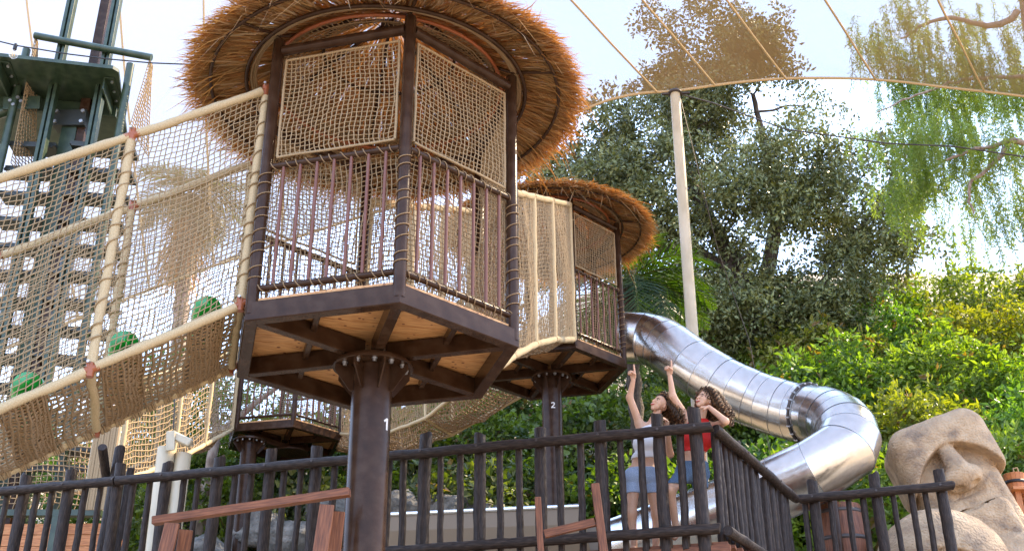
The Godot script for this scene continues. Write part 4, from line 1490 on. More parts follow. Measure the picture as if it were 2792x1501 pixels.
func stones() -> void:
	sn.seed = 4; sn.frequency = 1.0; sn.fractal_octaves = 3
	var mb := field_mesh(Vector3(-.95, -1.75, -.9), Vector3(.95, 1.2, .9), .031, head_field)
	var gy := ground_y(6.5, -15.6)
	var t := thing("carved_statue", "weathered tan stone head statue with heavy brow and broad nose", "statue", Vector3(6.62, gy, -15.7))
	put(mb.mesh(), "head", M.statue_stone, t, Transform3D(Basis(Vector3.UP, -.20) * Basis(Vector3.BACK, .31) * Basis(Vector3.RIGHT, -.06) * Basis.from_scale(Vector3.ONE * .90), Vector3(-.34, 5.98 - gy, 0)))
	mb = MB.new()
	var pr := PackedVector2Array([Vector2(.95, -.3), Vector2(.9, .2), Vector2(.8, .7), Vector2(.55, .98), Vector2(0, 1.05)])
	mb.lathe(pr, 28, Vector3(.25, 0, -.1))
	part(mb, "base", M.statue_stone, t)
	t = thing("carved_statue", "second stone head sunk low, only its rounded brow above the short fence", "statue", Vector3(5.45, ground_y(5.45, -14.5), -14.5))
	mb = field_mesh(Vector3(-.95, -1.75, -.9), Vector3(.95, 1.2, .9), .036, dome_field)
	put(mb.mesh(), "head", M.statue_stone, t, Transform3D(Basis(Vector3.UP, -.25) * Basis(Vector3.BACK, .08), Vector3(.05, 4.18 - t.position.y, 0)))
	# loose rocks at the foot of the bank
	var spots := [[-2.3, -22.0, 7.35, .55], [-1.3, -22.2, 7.35, .75], [-.5, -22.0, 7.05, .6], [-3.7, -22.2, 7.45, .6], [-4.25, -21.6, 6.75, .55], [-4.9, -21.8, 7.0, .6], [-2.9, -21.4, 6.7, .45], [-1.9, -21.2, 6.5, .5], [.4, -22.3, 7.0, .6], [1.1, -22.0, 6.7, .5], [5.6, -17.2, 5.2, .45], [4.9, -17.0, 5.0, .4], [-5.8, -21.2, 6.4, .5]]
	for k in spots.size():
		var s: Array = spots[k]
		mb = MB.new()
		var f := FastNoiseLite.new(); f.seed = 40 + k; f.frequency = .9; f.fractal_octaves = 3
		var nr := 22; var ns := 32
		var planes := []
		var rk := RandomNumberGenerator.new(); rk.seed = 900 + k
		for q in 16: planes.append([Vector3(rk.randfn(), rk.randfn() * .8, rk.randfn()).normalized(), rk.randf_range(.72, 1.05)])
		for j in nr + 1:
			for i in ns + 1:
				var a := PI * j / nr; var b := TAU * i / ns
				var d := Vector3(sin(a) * cos(b), cos(a), sin(a) * sin(b))
				var rr := 9.0
				for pk in planes: rr = minf(rr, pk[1] / maxf(d.dot(pk[0]), .06))
				rr *= s[3] * .82 * (1.0 + .05 * f.get_noise_3dv(d * 4.0) + .03 * f.get_noise_3dv(d * 11.0))
				mb.vert(Vector3(d.x * 1.15, d.y * .85, d.z) * rr, d)
		for j in nr:
			for i in ns:
				var o := j * (ns + 1) + i
				mb.quad_i(o, o + 1, o + ns + 2, o + ns + 1)
		for q in mb.v.size(): mb.n[q] = Vector3.ZERO
		for q in range(0, mb.ix.size(), 3):
			var nn := (mb.v[mb.ix[q + 2]] - mb.v[mb.ix[q]]).cross(mb.v[mb.ix[q + 1]] - mb.v[mb.ix[q]])
			for w in 3: mb.n[mb.ix[q + w]] += nn
		for q in mb.v.size(): mb.n[q] = mb.n[q].normalized() if mb.n[q].length() > 1e-9 else Vector3.UP
		var o := put(mb.mesh(), "rock", M.rock, self, Transform3D(Basis(Vector3.UP, k * 1.3), Vector3(s[0], ground_y(s[0], s[1]) + s[3] * .45 if s[2] < ground_y(s[0], s[1]) else s[2] - .32, s[1])))
		tag(o, "grey rock in the ivy at the foot of the bank" if s[0] < 3.0 else "grey rock lying beside the wooden barrel", "rock", "rocks at the foot of the bank" if s[0] < 3.0 else "rocks by the barrel")

func barrel_and_rack() -> void:
	var g := ground_y(4.42, -15.1)
	var t := thing("wooden_barrel", "brown wooden barrel with iron hoops behind the short fence", "barrel", Vector3(4.42, g, -15.1))
	var H := 5.40 - g
	var rad := func(u: float) -> float: return .29 + .075 * (1.0 - pow(u * 2.0 - 1.0, 2.0))
	var mb := MB.new()
	for j in 10:
		var u0 := j / 10.0; var u1 := (j + 1) / 10.0
		var r0: float = rad.call(u0); var r1: float = rad.call(u1)
		var w := PI / 18 * .96
		var ps := []
		for a in [-w, 0.0, w]:
			ps.append([Vector3(sin(a) * r0, u0 * H, cos(a) * r0), Vector3(sin(a) * r1, u1 * H, cos(a) * r1)])
		mb.quad(ps[0][0], ps[1][0], ps[1][1], ps[0][1])
		mb.quad(ps[1][0], ps[2][0], ps[2][1], ps[1][1])
	var stave := mb.mesh()
	var sm: StandardMaterial3D = M.red_timber.duplicate()
	sm.uv1_scale = Vector3(7, .6, 7)
	for k in 18: put(stave, "stave", sm, t, Transform3D(Basis(Vector3.UP, TAU * k / 18), Vector3.ZERO))
	mb = MB.new()
	mb.lathe(PackedVector2Array([Vector2(0, .05), Vector2(.285, .05), Vector2(.285, H - .03), Vector2(0, H - .03)]), 24, Vector3.ZERO, Basis.IDENTITY, true)
	part(mb, "lid", sm, t)
	for u in [.06, .3, .68, .93]:
		mb = MB.new()
		var r: float = rad.call(u) + .004
		mb.lathe(PackedVector2Array([Vector2(r - .01, u * H - .03), Vector2(r, u * H - .028), Vector2(r, u * H + .028), Vector2(r - .01, u * H + .03)]), 36)
		part(mb, "hoop", M.ring_metal, t)
	# timber rack with a bucket on it
	g = ground_y(7.9, -16.5)
	t = thing("timber_rack", "orange timber rack beside the stone head", "rack", Vector3(7.9, g, -16.5))
	for x in [7.42, 8.7]:
		for z in [-16.25, -16.85]:
			timber_piece(t, "post", Vector3(x, g - .05, z), Vector3(x, 6.02 if z < -16.5 else 5.92, z), .08, .09, M.orange_timber, Vector3.RIGHT)
	for y in [5.0, 5.45, 5.91]:
		for z in [-16.2, -16.5, -16.8]:
			timber_piece(t, "shelf_board", Vector3(7.3, y, z), Vector3(8.8, y + .002, z), .25, .045, M.orange_timber)
	timber_piece(t, "rail", Vector3(7.3, 6.06, -16.9), Vector3(8.8, 6.06, -16.9), .05, .10, M.orange_timber)
	t = thing("wooden_bucket", "orange wooden bucket with dark band and rope handle on the rack", "bucket", Vector3(7.50, 5.935, -16.42))
	for k in 14:
		mb = MB.new()
		var w := PI / 14 * .95
		var q := []
		for y in [0.0, .27]:
			var r: float = .115 + y * .13
			q.append([Vector3(sin(-w) * r, y, cos(w) * r), Vector3(sin(w) * r, y, cos(w) * r)])
		mb.quad(q[0][0], q[0][1], q[1][1], q[1][0])
		var ii := Vector3(0, 0, -.018)
		mb.quad(q[0][1] + ii, q[0][0] + ii, q[1][0] + ii, q[1][1] + ii)
		mb.quad(q[1][0], q[1][1], q[1][1] + ii, q[1][0] + ii)
		put(mb.mesh(), "stave", M.orange_timber, t, Transform3D(Basis(Vector3.UP, TAU * k / 14), Vector3.ZERO))
	mb = MB.new()
	mb.lathe(PackedVector2Array([Vector2(.128, .12), Vector2(.139, .122), Vector2(.145, .165), Vector2(.134, .167)]), 28)
	part(mb, "band", M.black_plastic, t)
	mb = MB.new()
	mb.lathe(PackedVector2Array([Vector2(0, .02), Vector2(.11, .02)]), 20)
	part(mb, "bottom", M.orange_timber, t)
	mb = MB.new()
	mb.tube(PackedVector3Array([Vector3(.15, .25, 0), Vector3(.19, .20, .02), Vector3(.20, .05, .05), Vector3(.14, -.0, .13), Vector3(.03, .02, .17)]), .014, 7)
	mb.tube(PackedVector3Array([Vector3(-.03, .27, .1), Vector3(-.03, .33, .1), Vector3(.03, .34, .1), Vector3(.04, .27, .1)]), .012, 7)
	part(mb, "rope_handle", M.rope, t)

func hut() -> void:
	# timber hut behind the left of the fence
	var g := ground_y(-7.3, -17.2)
	var t := thing("timber_wall", "orange board wall under a dark green beam behind the fence", "wall", Vector3(-7.3, g, -17.2))
	for k in 9:
		var y := g + .1 + .172 * k
		if y > 5.74: break
		timber_piece(t, "board", Vector3(-9.4, y, -17.05), Vector3(-6.08, y, -17.05 + .002 * (k % 3)), .03, .165, M.orange_timber)
		timber_piece(t, "board", Vector3(-6.06, y, -17.07), Vector3(-6.03, y, -17.35), .03, .165, M.orange_timber)
	var mb := MB.new()
	mb.beam(Vector3(-9.4, 5.86, -17.0) - t.position, Vector3(-6.3, 5.84, -17.0) - t.position, .14, .10)
	part(mb, "beam", M.green_steel, t)
	mb = MB.new()
	mb.beam(Vector3(-6.95, g, -16.93) - t.position, Vector3(-6.95, 5.79, -16.93) - t.position, .1, .12, Vector3.RIGHT)
	part(mb, "post", M.green_steel, t)
	# net screen above the hut
	t = thing("net_screen", "tan square mesh net screen standing above the orange board wall", "net", Vector3(-7.6, 5.9, -17.1))
	mb = MB.new()
	net(mb, Vector3(-9.2, 5.93, -17.1) - t.position, Vector3(-6.45, 5.91, -17.1) - t.position, Vector3(-6.45, 7.5, -17.1) - t.position, Vector3(-9.2, 7.6, -17.1) - t.position, .085, .010)
	part(mb, "mesh", M.rope, t)
	mb = MB.new()
	mb.beam(Vector3(-9.2, 6.63, -17.2) - t.position, Vector3(-6.45, 6.60, -17.2) - t.position, .08, .10)
	part(mb, "bar", M.dark_steel, t)
	for x in [-9.2, -6.45]:
		mb = MB.new()
		mb.rod(Vector3(x, 5.85, -17.14) - t.position, Vector3(x, 7.6, -17.14) - t.position, .03, 10)
		part(mb, "post", M.dark_steel, t)
	# canvas screen with ribs
	t = thing("canvas_screen", "beige ribbed canvas screen tied beside the coarse net tunnel", "screen", Vector3(-6.25, ground_y(-6.25, -16.5), -16.5))
	for k in 9:
		mb = MB.new()
		var x := -6.43 + .042 * k
		mb.box(Vector3(x + .02, 6.42, -16.5 + .006 * (k % 2)) - t.position, Vector3(.040, 1.3, .03))
		part(mb, "rib", M.rope, t)
	for x in [-6.43, -6.06]:
		mb = MB.new()
		mb.rod(Vector3(x, t.position.y - .1, -16.54) - t.position, Vector3(x, 7.07, -16.54) - t.position, .025, 10)
		part(mb, "pole", M.cream_paint, t)
	# upright logs near the hut
	t = thing("log_post", "tall dark log post standing behind the long fence by the canvas screen", "post", Vector3(-5.3, ground_y(-5.3, -14.5), -14.5))
	log_part(Vector3(-5.33, t.position.y - .1, -14.5), Vector3(-5.27, 6.10, -14.5), .07, "log", t, 71)
	log_part(Vector3(-5.43, 5.70, -14.62), Vector3(-5.36, 5.99, -14.1), .06, "spur", t, 72)
	t = thing("log_post", "thinner dark log post beside the tall one with a spur", "post", Vector3(-5.18, ground_y(-5.2, -14.6), -14.6))
	log_part(Vector3(-5.18, t.position.y - .1, -14.6), Vector3(-5.12, 5.85, -14.6), .05, "log", t, 73)

# ------------------------------------------------------------------ plants
func leaf_cluster(n: int, ln: float, wd: float, spread: float, sd: int, droop: float = 0.0) -> ArrayMesh:
	var mb := MB.new()
	var rg := RandomNumberGenerator.new(); rg.seed = sd
	for k in n:
		var d := Vector3(rg.randfn(), rg.randfn() * .8, rg.randfn()).normalized()
		var b := d * spread * rg.randf_range(.1, .8)
		d = (d + Vector3(0, -droop, 0) + Vector3(rg.randfn(), rg.randfn(), rg.randfn()) * .35).normalized()
		var s := d.cross(Vector3(rg.randfn(), rg.randfn() + 1.2, rg.randfn())).normalized()
		var nn := s.cross(d)
		var l := ln * rg.randf_range(.65, 1.2); var w := wd * rg.randf_range(.75, 1.2)
		var m := b + d * l * .45
		var tip := b + d * l - nn * l * .12
		var lf := m + s * w * .5 + nn * w * .16; var rt := m - s * w * .5 + nn * w * .16
		mb.tri(b, rt, tip); mb.tri(b, tip, lf)
	return mb.mesh()

func frond_mesh(ln: float, n: int, leaf: float, wd: float, sd: int) -> ArrayMesh:
	# a hanging weeping spray: thin stem with narrow leaflets
	var mb := MB.new()
	var rg := RandomNumberGenerator.new(); rg.seed = sd
	var cx := rg.randf_range(-.1, .1)
	for k in n:
		var u := float(k) / n
		var p := Vector3(cx * sin(u * 3.0) + rg.randf_range(-.03, .03), -ln * u, rg.randf_range(-.05, .05))
		for q in 2:
			var a := rg.randf() * TAU
			var d := Vector3(cos(a) * .8, rg.randf_range(-1.1, -.3), sin(a) * .8).normalized()
			var s := d.cross(Vector3(rg.randfn(), rg.randfn(), rg.randfn())).normalized() * wd * .5
			var l := leaf * rg.randf_range(.6, 1.2)
			var m := p + d * l * .5
			mb.tri(p, m - s, p + d * l); mb.tri(p, p + d * l, m + s)
	mb.tube(PackedVector3Array([Vector3.ZERO, Vector3(cx * .8, -ln * .5, 0), Vector3(cx * .1, -ln * .98, 0)]), .006, 3, false)
	return mb.mesh()

func copies(xf: Array, cols: Array, mesh: Mesh, m: Material, called: String, parent: Node3D) -> void:
	var mm := MultiMesh.new()
	mm.transform_format = MultiMesh.TRANSFORM_3D
	mm.use_colors = true
	mm.mesh = mesh
	mm.instance_count = xf.size()
	var buf := PackedFloat32Array(); buf.resize(xf.size() * 16)
	var o := 0
	for k in xf.size():
		var t: Transform3D = xf[k]; var c: Color = cols[k]
		buf[o] = t.basis.x.x; buf[o + 1] = t.basis.y.x; buf[o + 2] = t.basis.z.x; buf[o + 3] = t.origin.x
		buf[o + 4] = t.basis.x.y; buf[o + 5] = t.basis.y.y; buf[o + 6] = t.basis.z.y; buf[o + 7] = t.origin.y
		buf[o + 8] = t.basis.x.z; buf[o + 9] = t.basis.y.z; buf[o + 10] = t.basis.z.z; buf[o + 11] = t.origin.z
		buf[o + 12] = c.r; buf[o + 13] = c.g; buf[o + 14] = c.b; buf[o + 15] = 1.0
		o += 16
	mm.buffer = buf
	var i := MultiMeshInstance3D.new()
	i.multimesh = mm
	i.material_override = m
	i.name = called
	parent.add_child(i, true)
	i.set_meta("kind", "stuff")

func rand_basis(rg: RandomNumberGenerator, s: float) -> Basis:
	return Basis(Vector3(rg.randfn(), rg.randfn(), rg.randfn()).normalized(), rg.randf() * TAU).scaled(Vector3.ONE * s)

func in_ball(rg: RandomNumberGenerator) -> Vector3:
	return Vector3(rg.randfn(), rg.randfn(), rg.randfn()).normalized() * pow(rg.randf(), .34)

# a tree whose boughs grow from the given trunk lines to points inside the lobes of its crown
func tree(called: String, label: String, category: String, base: Vector3, trunks: Array, lobes: Array, puff: float, per: int, mesh: Mesh, m: Material, bark: Material, tone_a: Color, tone_b: Color, sd: int, group: String = "") -> void:
	var rg := RandomNumberGenerator.new(); rg.seed = sd
	var t := thing(called, label, category, base, 0.0, group)
	var mb := MB.new()
	var nodes: Array[Vector3] = []
	var rad: Array[float] = []
	for tr in trunks:
		var pts := PackedVector3Array(); var rs := PackedFloat32Array()
		var cv := Curve3D.new()
		for q in (tr[0] as Array).size():
			var a: Array = tr[0]
			var tg: Vector3 = (a[mini(q + 1, a.size() - 1)] - a[maxi(q - 1, 0)]) / 6.0
			cv.add_point(a[q], -tg, tg)
		var L := cv.get_baked_length()
		var mcount := maxi(4, int(L / .3))
		for q in mcount + 1:
			var p := cv.sample_baked(L * q / mcount, true)
			var r: float = lerpf(tr[1], tr[2], float(q) / mcount)
			pts.append(p - base + Vector3(rg.randfn(), 0, rg.randfn()) * r * .12); rs.append(r * rg.randf_range(.92, 1.1))
			if q > 1: nodes.append(p); rad.append(r)
		mb.tube(pts, rs, 9)
	part(mb, "trunk", bark, t)
	mb = MB.new()
	var tips: Array[Vector3] = []
	for lb in lobes:
		for q in int(lb[2]):
			tips.append((lb[0] as Vector3) + in_ball(rg) * (lb[1] as Vector3))
	tips.sort_custom(func(a: Vector3, b: Vector3) -> bool: return a.distance_squared_to(nodes[0]) < b.distance_squared_to(nodes[0]))
	for p in tips:
		var best := 0; var bd := 1e9
		for q in nodes.size():
			var dd := nodes[q].distance_to(p) + maxf(0.0, nodes[q].y - p.y) * 1.2 - rad[q] * 2.0
			if dd < bd: bd = dd; best = q
		var a: Vector3 = nodes[best]
		var mid := a.lerp(p, .5) + Vector3(rg.randfn(), rg.randfn() - .4, rg.randfn()) * a.distance_to(p) * .09
		var r0: float = minf(rad[best] * .55, .02 + .022 * a.distance_to(p))
		mb.tube(PackedVector3Array([a - base, a.lerp(mid, .5) - base + Vector3(rg.randfn(), rg.randfn(), rg.randfn()) * .03, mid - base, mid.lerp(p, .5) - base + Vector3(rg.randfn(), rg.randfn(), rg.randfn()) * .04, p - base]), PackedFloat32Array([r0, r0 * .85, r0 * .7, r0 * .5, .008]), 5, false)
		nodes.append(mid); rad.append(r0 * .7)
		nodes.append(mid.lerp(p, .6)); rad.append(r0 * .45)
	part(mb, "bough", bark, t).set_meta("kind", "stuff")
	var xf := []; var cols := []
	for p in tips:
		var scl := rg.randf_range(.7, 1.25)
		for q in per:
			var o := in_ball(rg) * puff * scl
			o.y *= .75
			xf.append(Transform3D(rand_basis(rg, rg.randf_range(.75, 1.25)), p + o - base))
			cols.append(tone_a.lerp(tone_b, rg.randi() % 4 / 3.0))
	copies(xf, cols, mesh, m, "crown", t)

func shrub(called: String, label: String, group: String, x: float, z: float, r: Vector3, count: int, mesh: Mesh, m: Material, tone_a: Color, tone_b: Color, sd: int, lift: float = 0.0) -> void:
	var rg := RandomNumberGenerator.new(); rg.seed = sd
	var gy := ground_y(x, z)
	var t := thing(called, label, "shrub", Vector3(x, gy, z), 0.0, group)
	var f := FastNoiseLite.new(); f.seed = sd; f.frequency = .55; f.fractal_octaves = 2
	var mb := MB.new()
	for k in 9:
		var d := in_ball(rg) * r
		var top := Vector3(d.x * .8, absf(d.y) * .7 + r.y * .4, d.z * .8)
		mb.tube(PackedVector3Array([Vector3(d.x * .12, -.2, d.z * .12), Vector3(d.x * .35, top.y * .5, d.z * .35), top]), PackedFloat32Array([.05, .035, .01]), 5, false)
	part(mb, "stem", M.bark, t)
	var hue := Color(rg.randf_range(.75, 1.3), rg.randf_range(.85, 1.1), rg.randf_range(.6, 1.4))
	var xf := []; var cols := []
	for k in count:
		var d := Vector3(rg.randfn(), rg.randfn(), rg.randfn()).normalized()
		if d.y < -.35: d.y = -d.y
		var s := 1.0 + .38 * f.get_noise_3dv(d * 2.2 + Vector3(sd, 0, 0)) + .16 * f.get_noise_3dv(d * 6.0)
		s *= lerpf(.72, 1.04, sqrt(rg.randf()))
		var p := d * r * s + Vector3(0, r.y * .25 + lift, 0)
		# shoots that stand out of the mass
		if k % 17 == 0: p += Vector3(d.x, absf(d.y) + .4, d.z).normalized() * rg.randf_range(.1, .5)
		xf.append(Transform3D(rand_basis(rg, rg.randf_range(.45, 1.35)), p))
		var cc := tone_a.lerp(tone_b, rg.randi() % 4 / 3.0) * hue
		if k % 41 == 0: cc = Color(.26, .16, .07)
		cols.append(cc)
	copies(xf, cols, mesh, m, "foliage", t)

func palm(label: String, base: Vector3, top: Vector3, n: int, ln: float, tone_a: Color, tone_b: Color, sd: int, skirt: bool) -> void:
	var rg := RandomNumberGenerator.new(); rg.seed = sd
	var t := thing("palm_tree", label, "palm tree", base)
	var mb := MB.new()
	var pts := PackedVector3Array(); var rs := PackedFloat32Array()
	for k in 25:
		pts.append(Vector3.ZERO.lerp(top - base, k / 24.0)); rs.append((.24 if skirt else .14) + (.025 if k % 2 == 0 else -.02))
	mb.tube(pts, rs, 12)
	part(mb, "trunk", M.pale_bark if skirt else M.bark, t)
	var ms := []
	for v in 3:
		mb = MB.new(); mb.use_col = true
		var m := 46
		var stem := PackedVector3Array(); var sr := PackedFloat32Array()
		for k in m + 1:
			var u := float(k) / m
			stem.append(Vector3(0, ln * (.42 * u - .62 * u * u * (1.0 + .2 * v)), ln * (u - .16 * u * u))); sr.append(.028 * (1.0 - u * .85))
		mb.col = tone_b.lerp(Color(.25, .22, .06), .4)
		mb.tube(stem, sr, 5)
		for k in range(5, m):
			for sx in [-1, 1]:
				var u := float(k) / m
				var l := ln * .34 * sin(PI * clampf(u * .9 + .12, 0, 1)) + .08
				var fw := (stem[k + 1] - stem[k]).normalized()
				var d: Vector3 = (Vector3(sx, rg.randf_range(-.35, .25), 0) + fw * .75).normalized()
				var w := fw * .022
				mb.col = tone_a.lerp(tone_b, rg.randf())
				var p := stem[k]
				mb.quad(p - w * .5, p + w, p + d * l * .6 + w + Vector3(0, -.03, 0), p + d * l * .6 - w + Vector3(0, -.03, 0))
				mb.tri(p + d * l * .6 - w + Vector3(0, -.03, 0), p + d * l * .6 + w + Vector3(0, -.03, 0), p + d * l + Vector3(0, -.14 * l, 0))
		ms.append(mb.mesh())
	for k in n:
		var a := TAU * k / n * 2.4 + rg.randf() * .5
		var tilt := rg.randf_range(-.75, .55)
		put(ms[k % 3], "frond", M.leaf, t, Transform3D(Basis(Vector3.UP, a) * Basis(Vector3.RIGHT, -tilt), top - base + Vector3(0, .1, 0)))
	if skirt:
		mb = MB.new(); mb.use_col = true
		for k in 420:
			var a := rg.randf() * TAU
			var y := rg.randf_range(-3.0, -.1)
			var d := Vector3(cos(a), 0, sin(a))
			var p := top - base + Vector3(0, y, 0) + d * rg.randf_range(.2, .7)
			var e := p + d * rg.randf_range(.1, .45) + Vector3(0, rg.randf_range(-1.0, -.4), 0)
			var w := Vector3(-sin(a), 0, cos(a)) * .04
			mb.col = Color(.50, .42, .29).lerp(Color(.62, .53, .38), rg.randf())
			mb.quad(p - w, p + w, e + w * .3, e - w * .3)
		part(mb, "dry_skirt", M.thatch, t).set_meta("kind", "stuff")

func plants() -> void:
	var oak_leaf := leaf_cluster(10, .17, .075, .26, 21)
	var bush_leaf := leaf_cluster(11, .16, .075, .26, 22, .25)
	var ivy_leaf := leaf_cluster(8, .17, .13, .24, 23, .5)
	var small_leaf := leaf_cluster(10, .13, .06, .22, 24)
	# great evergreen tree behind the slide
	var gb := Vector3(7.1, ground_y(7.1, -29.0), -29.0)
	tree("evergreen_tree", "great dark evergreen tree rising behind the cream mast and the slide", "tree", gb,
		[[[gb - Vector3(0, .3, 0), Vector3(7.0, 12.7, -29), Vector3(6.75, 14.4, -29), Vector3(6.3, 16.2, -29), Vector3(5.4, 18.6, -29), Vector3(4.8, 21, -28.8)], .42, .10],
		[[Vector3(6.8, 14.1, -29), Vector3(7.5, 16.2, -29), Vector3(7.9, 18.5, -29.2), Vector3(7.6, 22, -29.2)], .26, .07],
		[[Vector3(6.85, 13.6, -29), Vector3(8.6, 15.0, -29), Vector3(10.0, 16.8, -28.8), Vector3(11.0, 18.2, -28.6)], .17, .05],
		[[Vector3(6.5, 15.6, -29), Vector3(4.6, 16.8, -28.6), Vector3(3.0, 18.0, -28.2), Vector3(1.8, 19.2, -28)], .2, .05],
		[[Vector3(6.9, 13.0, -29), Vector3(5.6, 13.9, -28.6), Vector3(4.6, 15.2, -28.3)], .18, .05]],
		[[Vector3(5.9, 18.0, -29), Vector3(4.6, 4.4, 2.4), 120], [Vector3(2.4, 18.6, -28.2), Vector3(1.9, 2.8, 1.6), 38], [Vector3(6.4, 22.8, -29), Vector3(3.4, 2.2, 1.8), 46], [Vector3(10.2, 17.6, -28.8), Vector3(1.9, 3.6, 1.4), 34], [Vector3(4.6, 14.2, -28.2), Vector3(2.4, 1.6, 1.4), 26], [Vector3(8.4, 14.6, -28.6), Vector3(1.8, 1.4, 1.2), 18]],
		.85, 40, oak_leaf, M.dull_leaf, M.bark, Color(.085, .098, .034), Color(.24, .255, .10), 101)
	# weeping tree leaning in from the right
	var pb := Vector3(13.6, ground_y(13.6, -20.5), -20.5)
	var rg := RandomNumberGenerator.new(); rg.seed = 7
	var t := thing("weeping_tree", "weeping tree with feathery bright green hanging sprays", "tree", pb)
	var mb := MB.new()
	for tr in [[[pb - Vector3(0, .3, 0), Vector3(13.2, 9.5, -20.4), Vector3(12.4, 13.2, -20.2), Vector3(11.7, 15.6, -20), Vector3(11.6, 18.0, -20), Vector3(11.9, 21.5, -19.6)], .42, .10], [[Vector3(12.3, 13.6, -20.2), Vector3(11.1, 14.3, -20), Vector3(10.5, 14.36, -20), Vector3(9.9, 14.2, -20), Vector3(9.1, 13.95, -20)], .10, .025], [[Vector3(11.4, 17.8, -20), Vector3(10.8, 17.4, -20), Vector3(9.6, 17.6, -20), Vector3(8.6, 17.0, -20)], .085, .02], [[Vector3(10.5, 14.3, -20), Vector3(9.98, 13.75, -20), Vector3(9.45, 13.3, -20), Vector3(9.4, 12.6, -20)], .06, .02], [[Vector3(11.5, 16.0, -20), Vector3(10.2, 16.2, -20.3), Vector3(9.0, 15.9, -20.4), Vector3(7.9, 15.3, -20.3)], .055, .012]]:
		var pts := PackedVector3Array(); var rs := PackedFloat32Array()
		var a: Array = tr[0]
		var cv := Curve3D.new()
		for q in a.size():
			var tg: Vector3 = (a[mini(q + 1, a.size() - 1)] - a[maxi(q - 1, 0)]) / 6.0
			cv.add_point(a[q], -tg, tg)
		for q in 21:
			pts.append(cv.sample_baked(cv.get_baked_length() * q / 20.0, true) - pb + Vector3(rg.randfn(), rg.randfn(), rg.randfn()) * .02); rs.append(lerpf(tr[1], tr[2], q / 20.0) * rg.randf_range(.9, 1.1))
		mb.tube(pts, rs, 9)
	part(mb, "trunk", M.pale_bark, t)
	for v in 2:
		var fm := frond_mesh(1.15 if v == 0 else .8, 40, .13, .021, 31 + v)
		var xf := []; var cols := []
		for k in 74:
			# each curtain of sprays hangs from one twig
			var c := Vector3(rg.randf_range(8.2, 15.5), 0, -21.2 + rg.randfn() * .7)
			if c.x > 11.5: c.z += rg.randf_range(-.5, 3.2)
			var hi: float = 19.2 - .30 * pow(maxf(10.2 - c.x, 0.0), 2.0)
			c.y = rg.randf_range(13.2 + .45 * maxf(9.0 - c.x, 0.0), hi)
			if c.x < 9.6 and c.x > 8.2 and c.y < 13.6 and k % 3 == 0: continue
			var kk := rg.randf()
			for q in 13:
				var p := c + Vector3(rg.randfn() * .30, rg.randfn() * .16, rg.randfn() * .3)
				xf.append(Transform3D(Basis(Vector3.UP, rg.randf() * TAU) * Basis(Vector3.RIGHT, rg.randfn() * .16), p - pb) * Transform3D(Basis.IDENTITY.scaled(Vector3.ONE * rg.randf_range(.6, 1.2)), Vector3.ZERO))
				cols.append(Color(.19, .27, .07).lerp(Color(.34, .42, .12), clampf(kk * .6 + rg.randf() * .5, 0, 1)))
		copies(xf, cols, fm, M.leaf, "spray", t)
	# palms
	palm("green feather palm behind the smaller thatched roof", Vector3(2.5, ground_y(2.5, -21.2), -21.2), Vector3(2.42, 11.6, -21.2), 17, 2.3, Color(.03, .06, .025), Color(.07, .12, .04), 61, false)
	palm("distant palm with dry skirt seen through the pale shade sail", Vector3(-10.4, ground_y(-10.4, -33), -33), Vector3(-10.9, 20.6, -33), 22, 2.4, Color(.07, .10, .035), Color(.16, .18, .06), 62, true)
	# bank of shrubs
	var k := 0
	for row in [[-23.2, -6.4, 7.4, 1.75, Vector3(1.35, 1.35, 1.0), 620], [-25.6, -8.0, 9.0, 1.9, Vector3(1.5, 1.7, 1.1), 620], [-28.6, -3.4, 9.4, 2.1, Vector3(1.7, 1.7, 1.2), 560]]:
		var x: float = row[1]
		while x < row[2]:
			k += 1
			var rr: Vector3 = row[4] * rng.randf_range(.85, 1.15)
			var by: String = "behind the roofless tower" if x < -3.6 else ("behind the big tower's column" if x < -.4 else ("behind the two visitors" if x < 3.2 else "behind the steel slide"))
			var up_: String = {-23.2: "at the foot of the bank", -25.6: "halfway up the bank", -28.6: "at the top of the bank"}[row[0]]
			shrub("ivy_shrub", "dense green ivy shrub %s %s" % [up_, by], "ivy shrubs %s %s" % [up_, by], x + rng.randf_range(-.3, .3), row[0] + rng.randf_range(-.5, .5), rr, row[5], ivy_leaf if k % 2 == 0 else bush_leaf, M.leaf, Color(.058, .105, .028), Color(.19, .275, .070), 200 + k)
			x += row[3]
	for s in [[7.4, -19.6, Vector3(1.3, 1.7, 1.0)], [9.4, -19.2, Vector3(1.5, 2.0, 1.0)], [6.2, -21.5, Vector3(1.4, 1.9, 1.0)], [8.2, -22.2, Vector3(1.7, 2.3, 1.1)], [10.6, -21.4, Vector3(1.7, 2.4, 1.1)], [12.2, -19.6, Vector3(1.6, 2.6, 1.1)], [10.2, -24.6, Vector3(1.9, 2.5, 1.2)], [12.8, -23.4, Vector3(2.0, 2.8, 1.2)], [7.6, -25.2, Vector3(1.8, 2.1, 1.1)]]:
		k += 1
		shrub("broad_shrub", "leafy mid green shrub standing behind the stone head", "shrubs behind the stone head", s[0], s[1], s[2] * 1.08, 1500, bush_leaf, M.leaf, Color(.13, .19, .032), Color(.36, .43, .082), 300 + k)
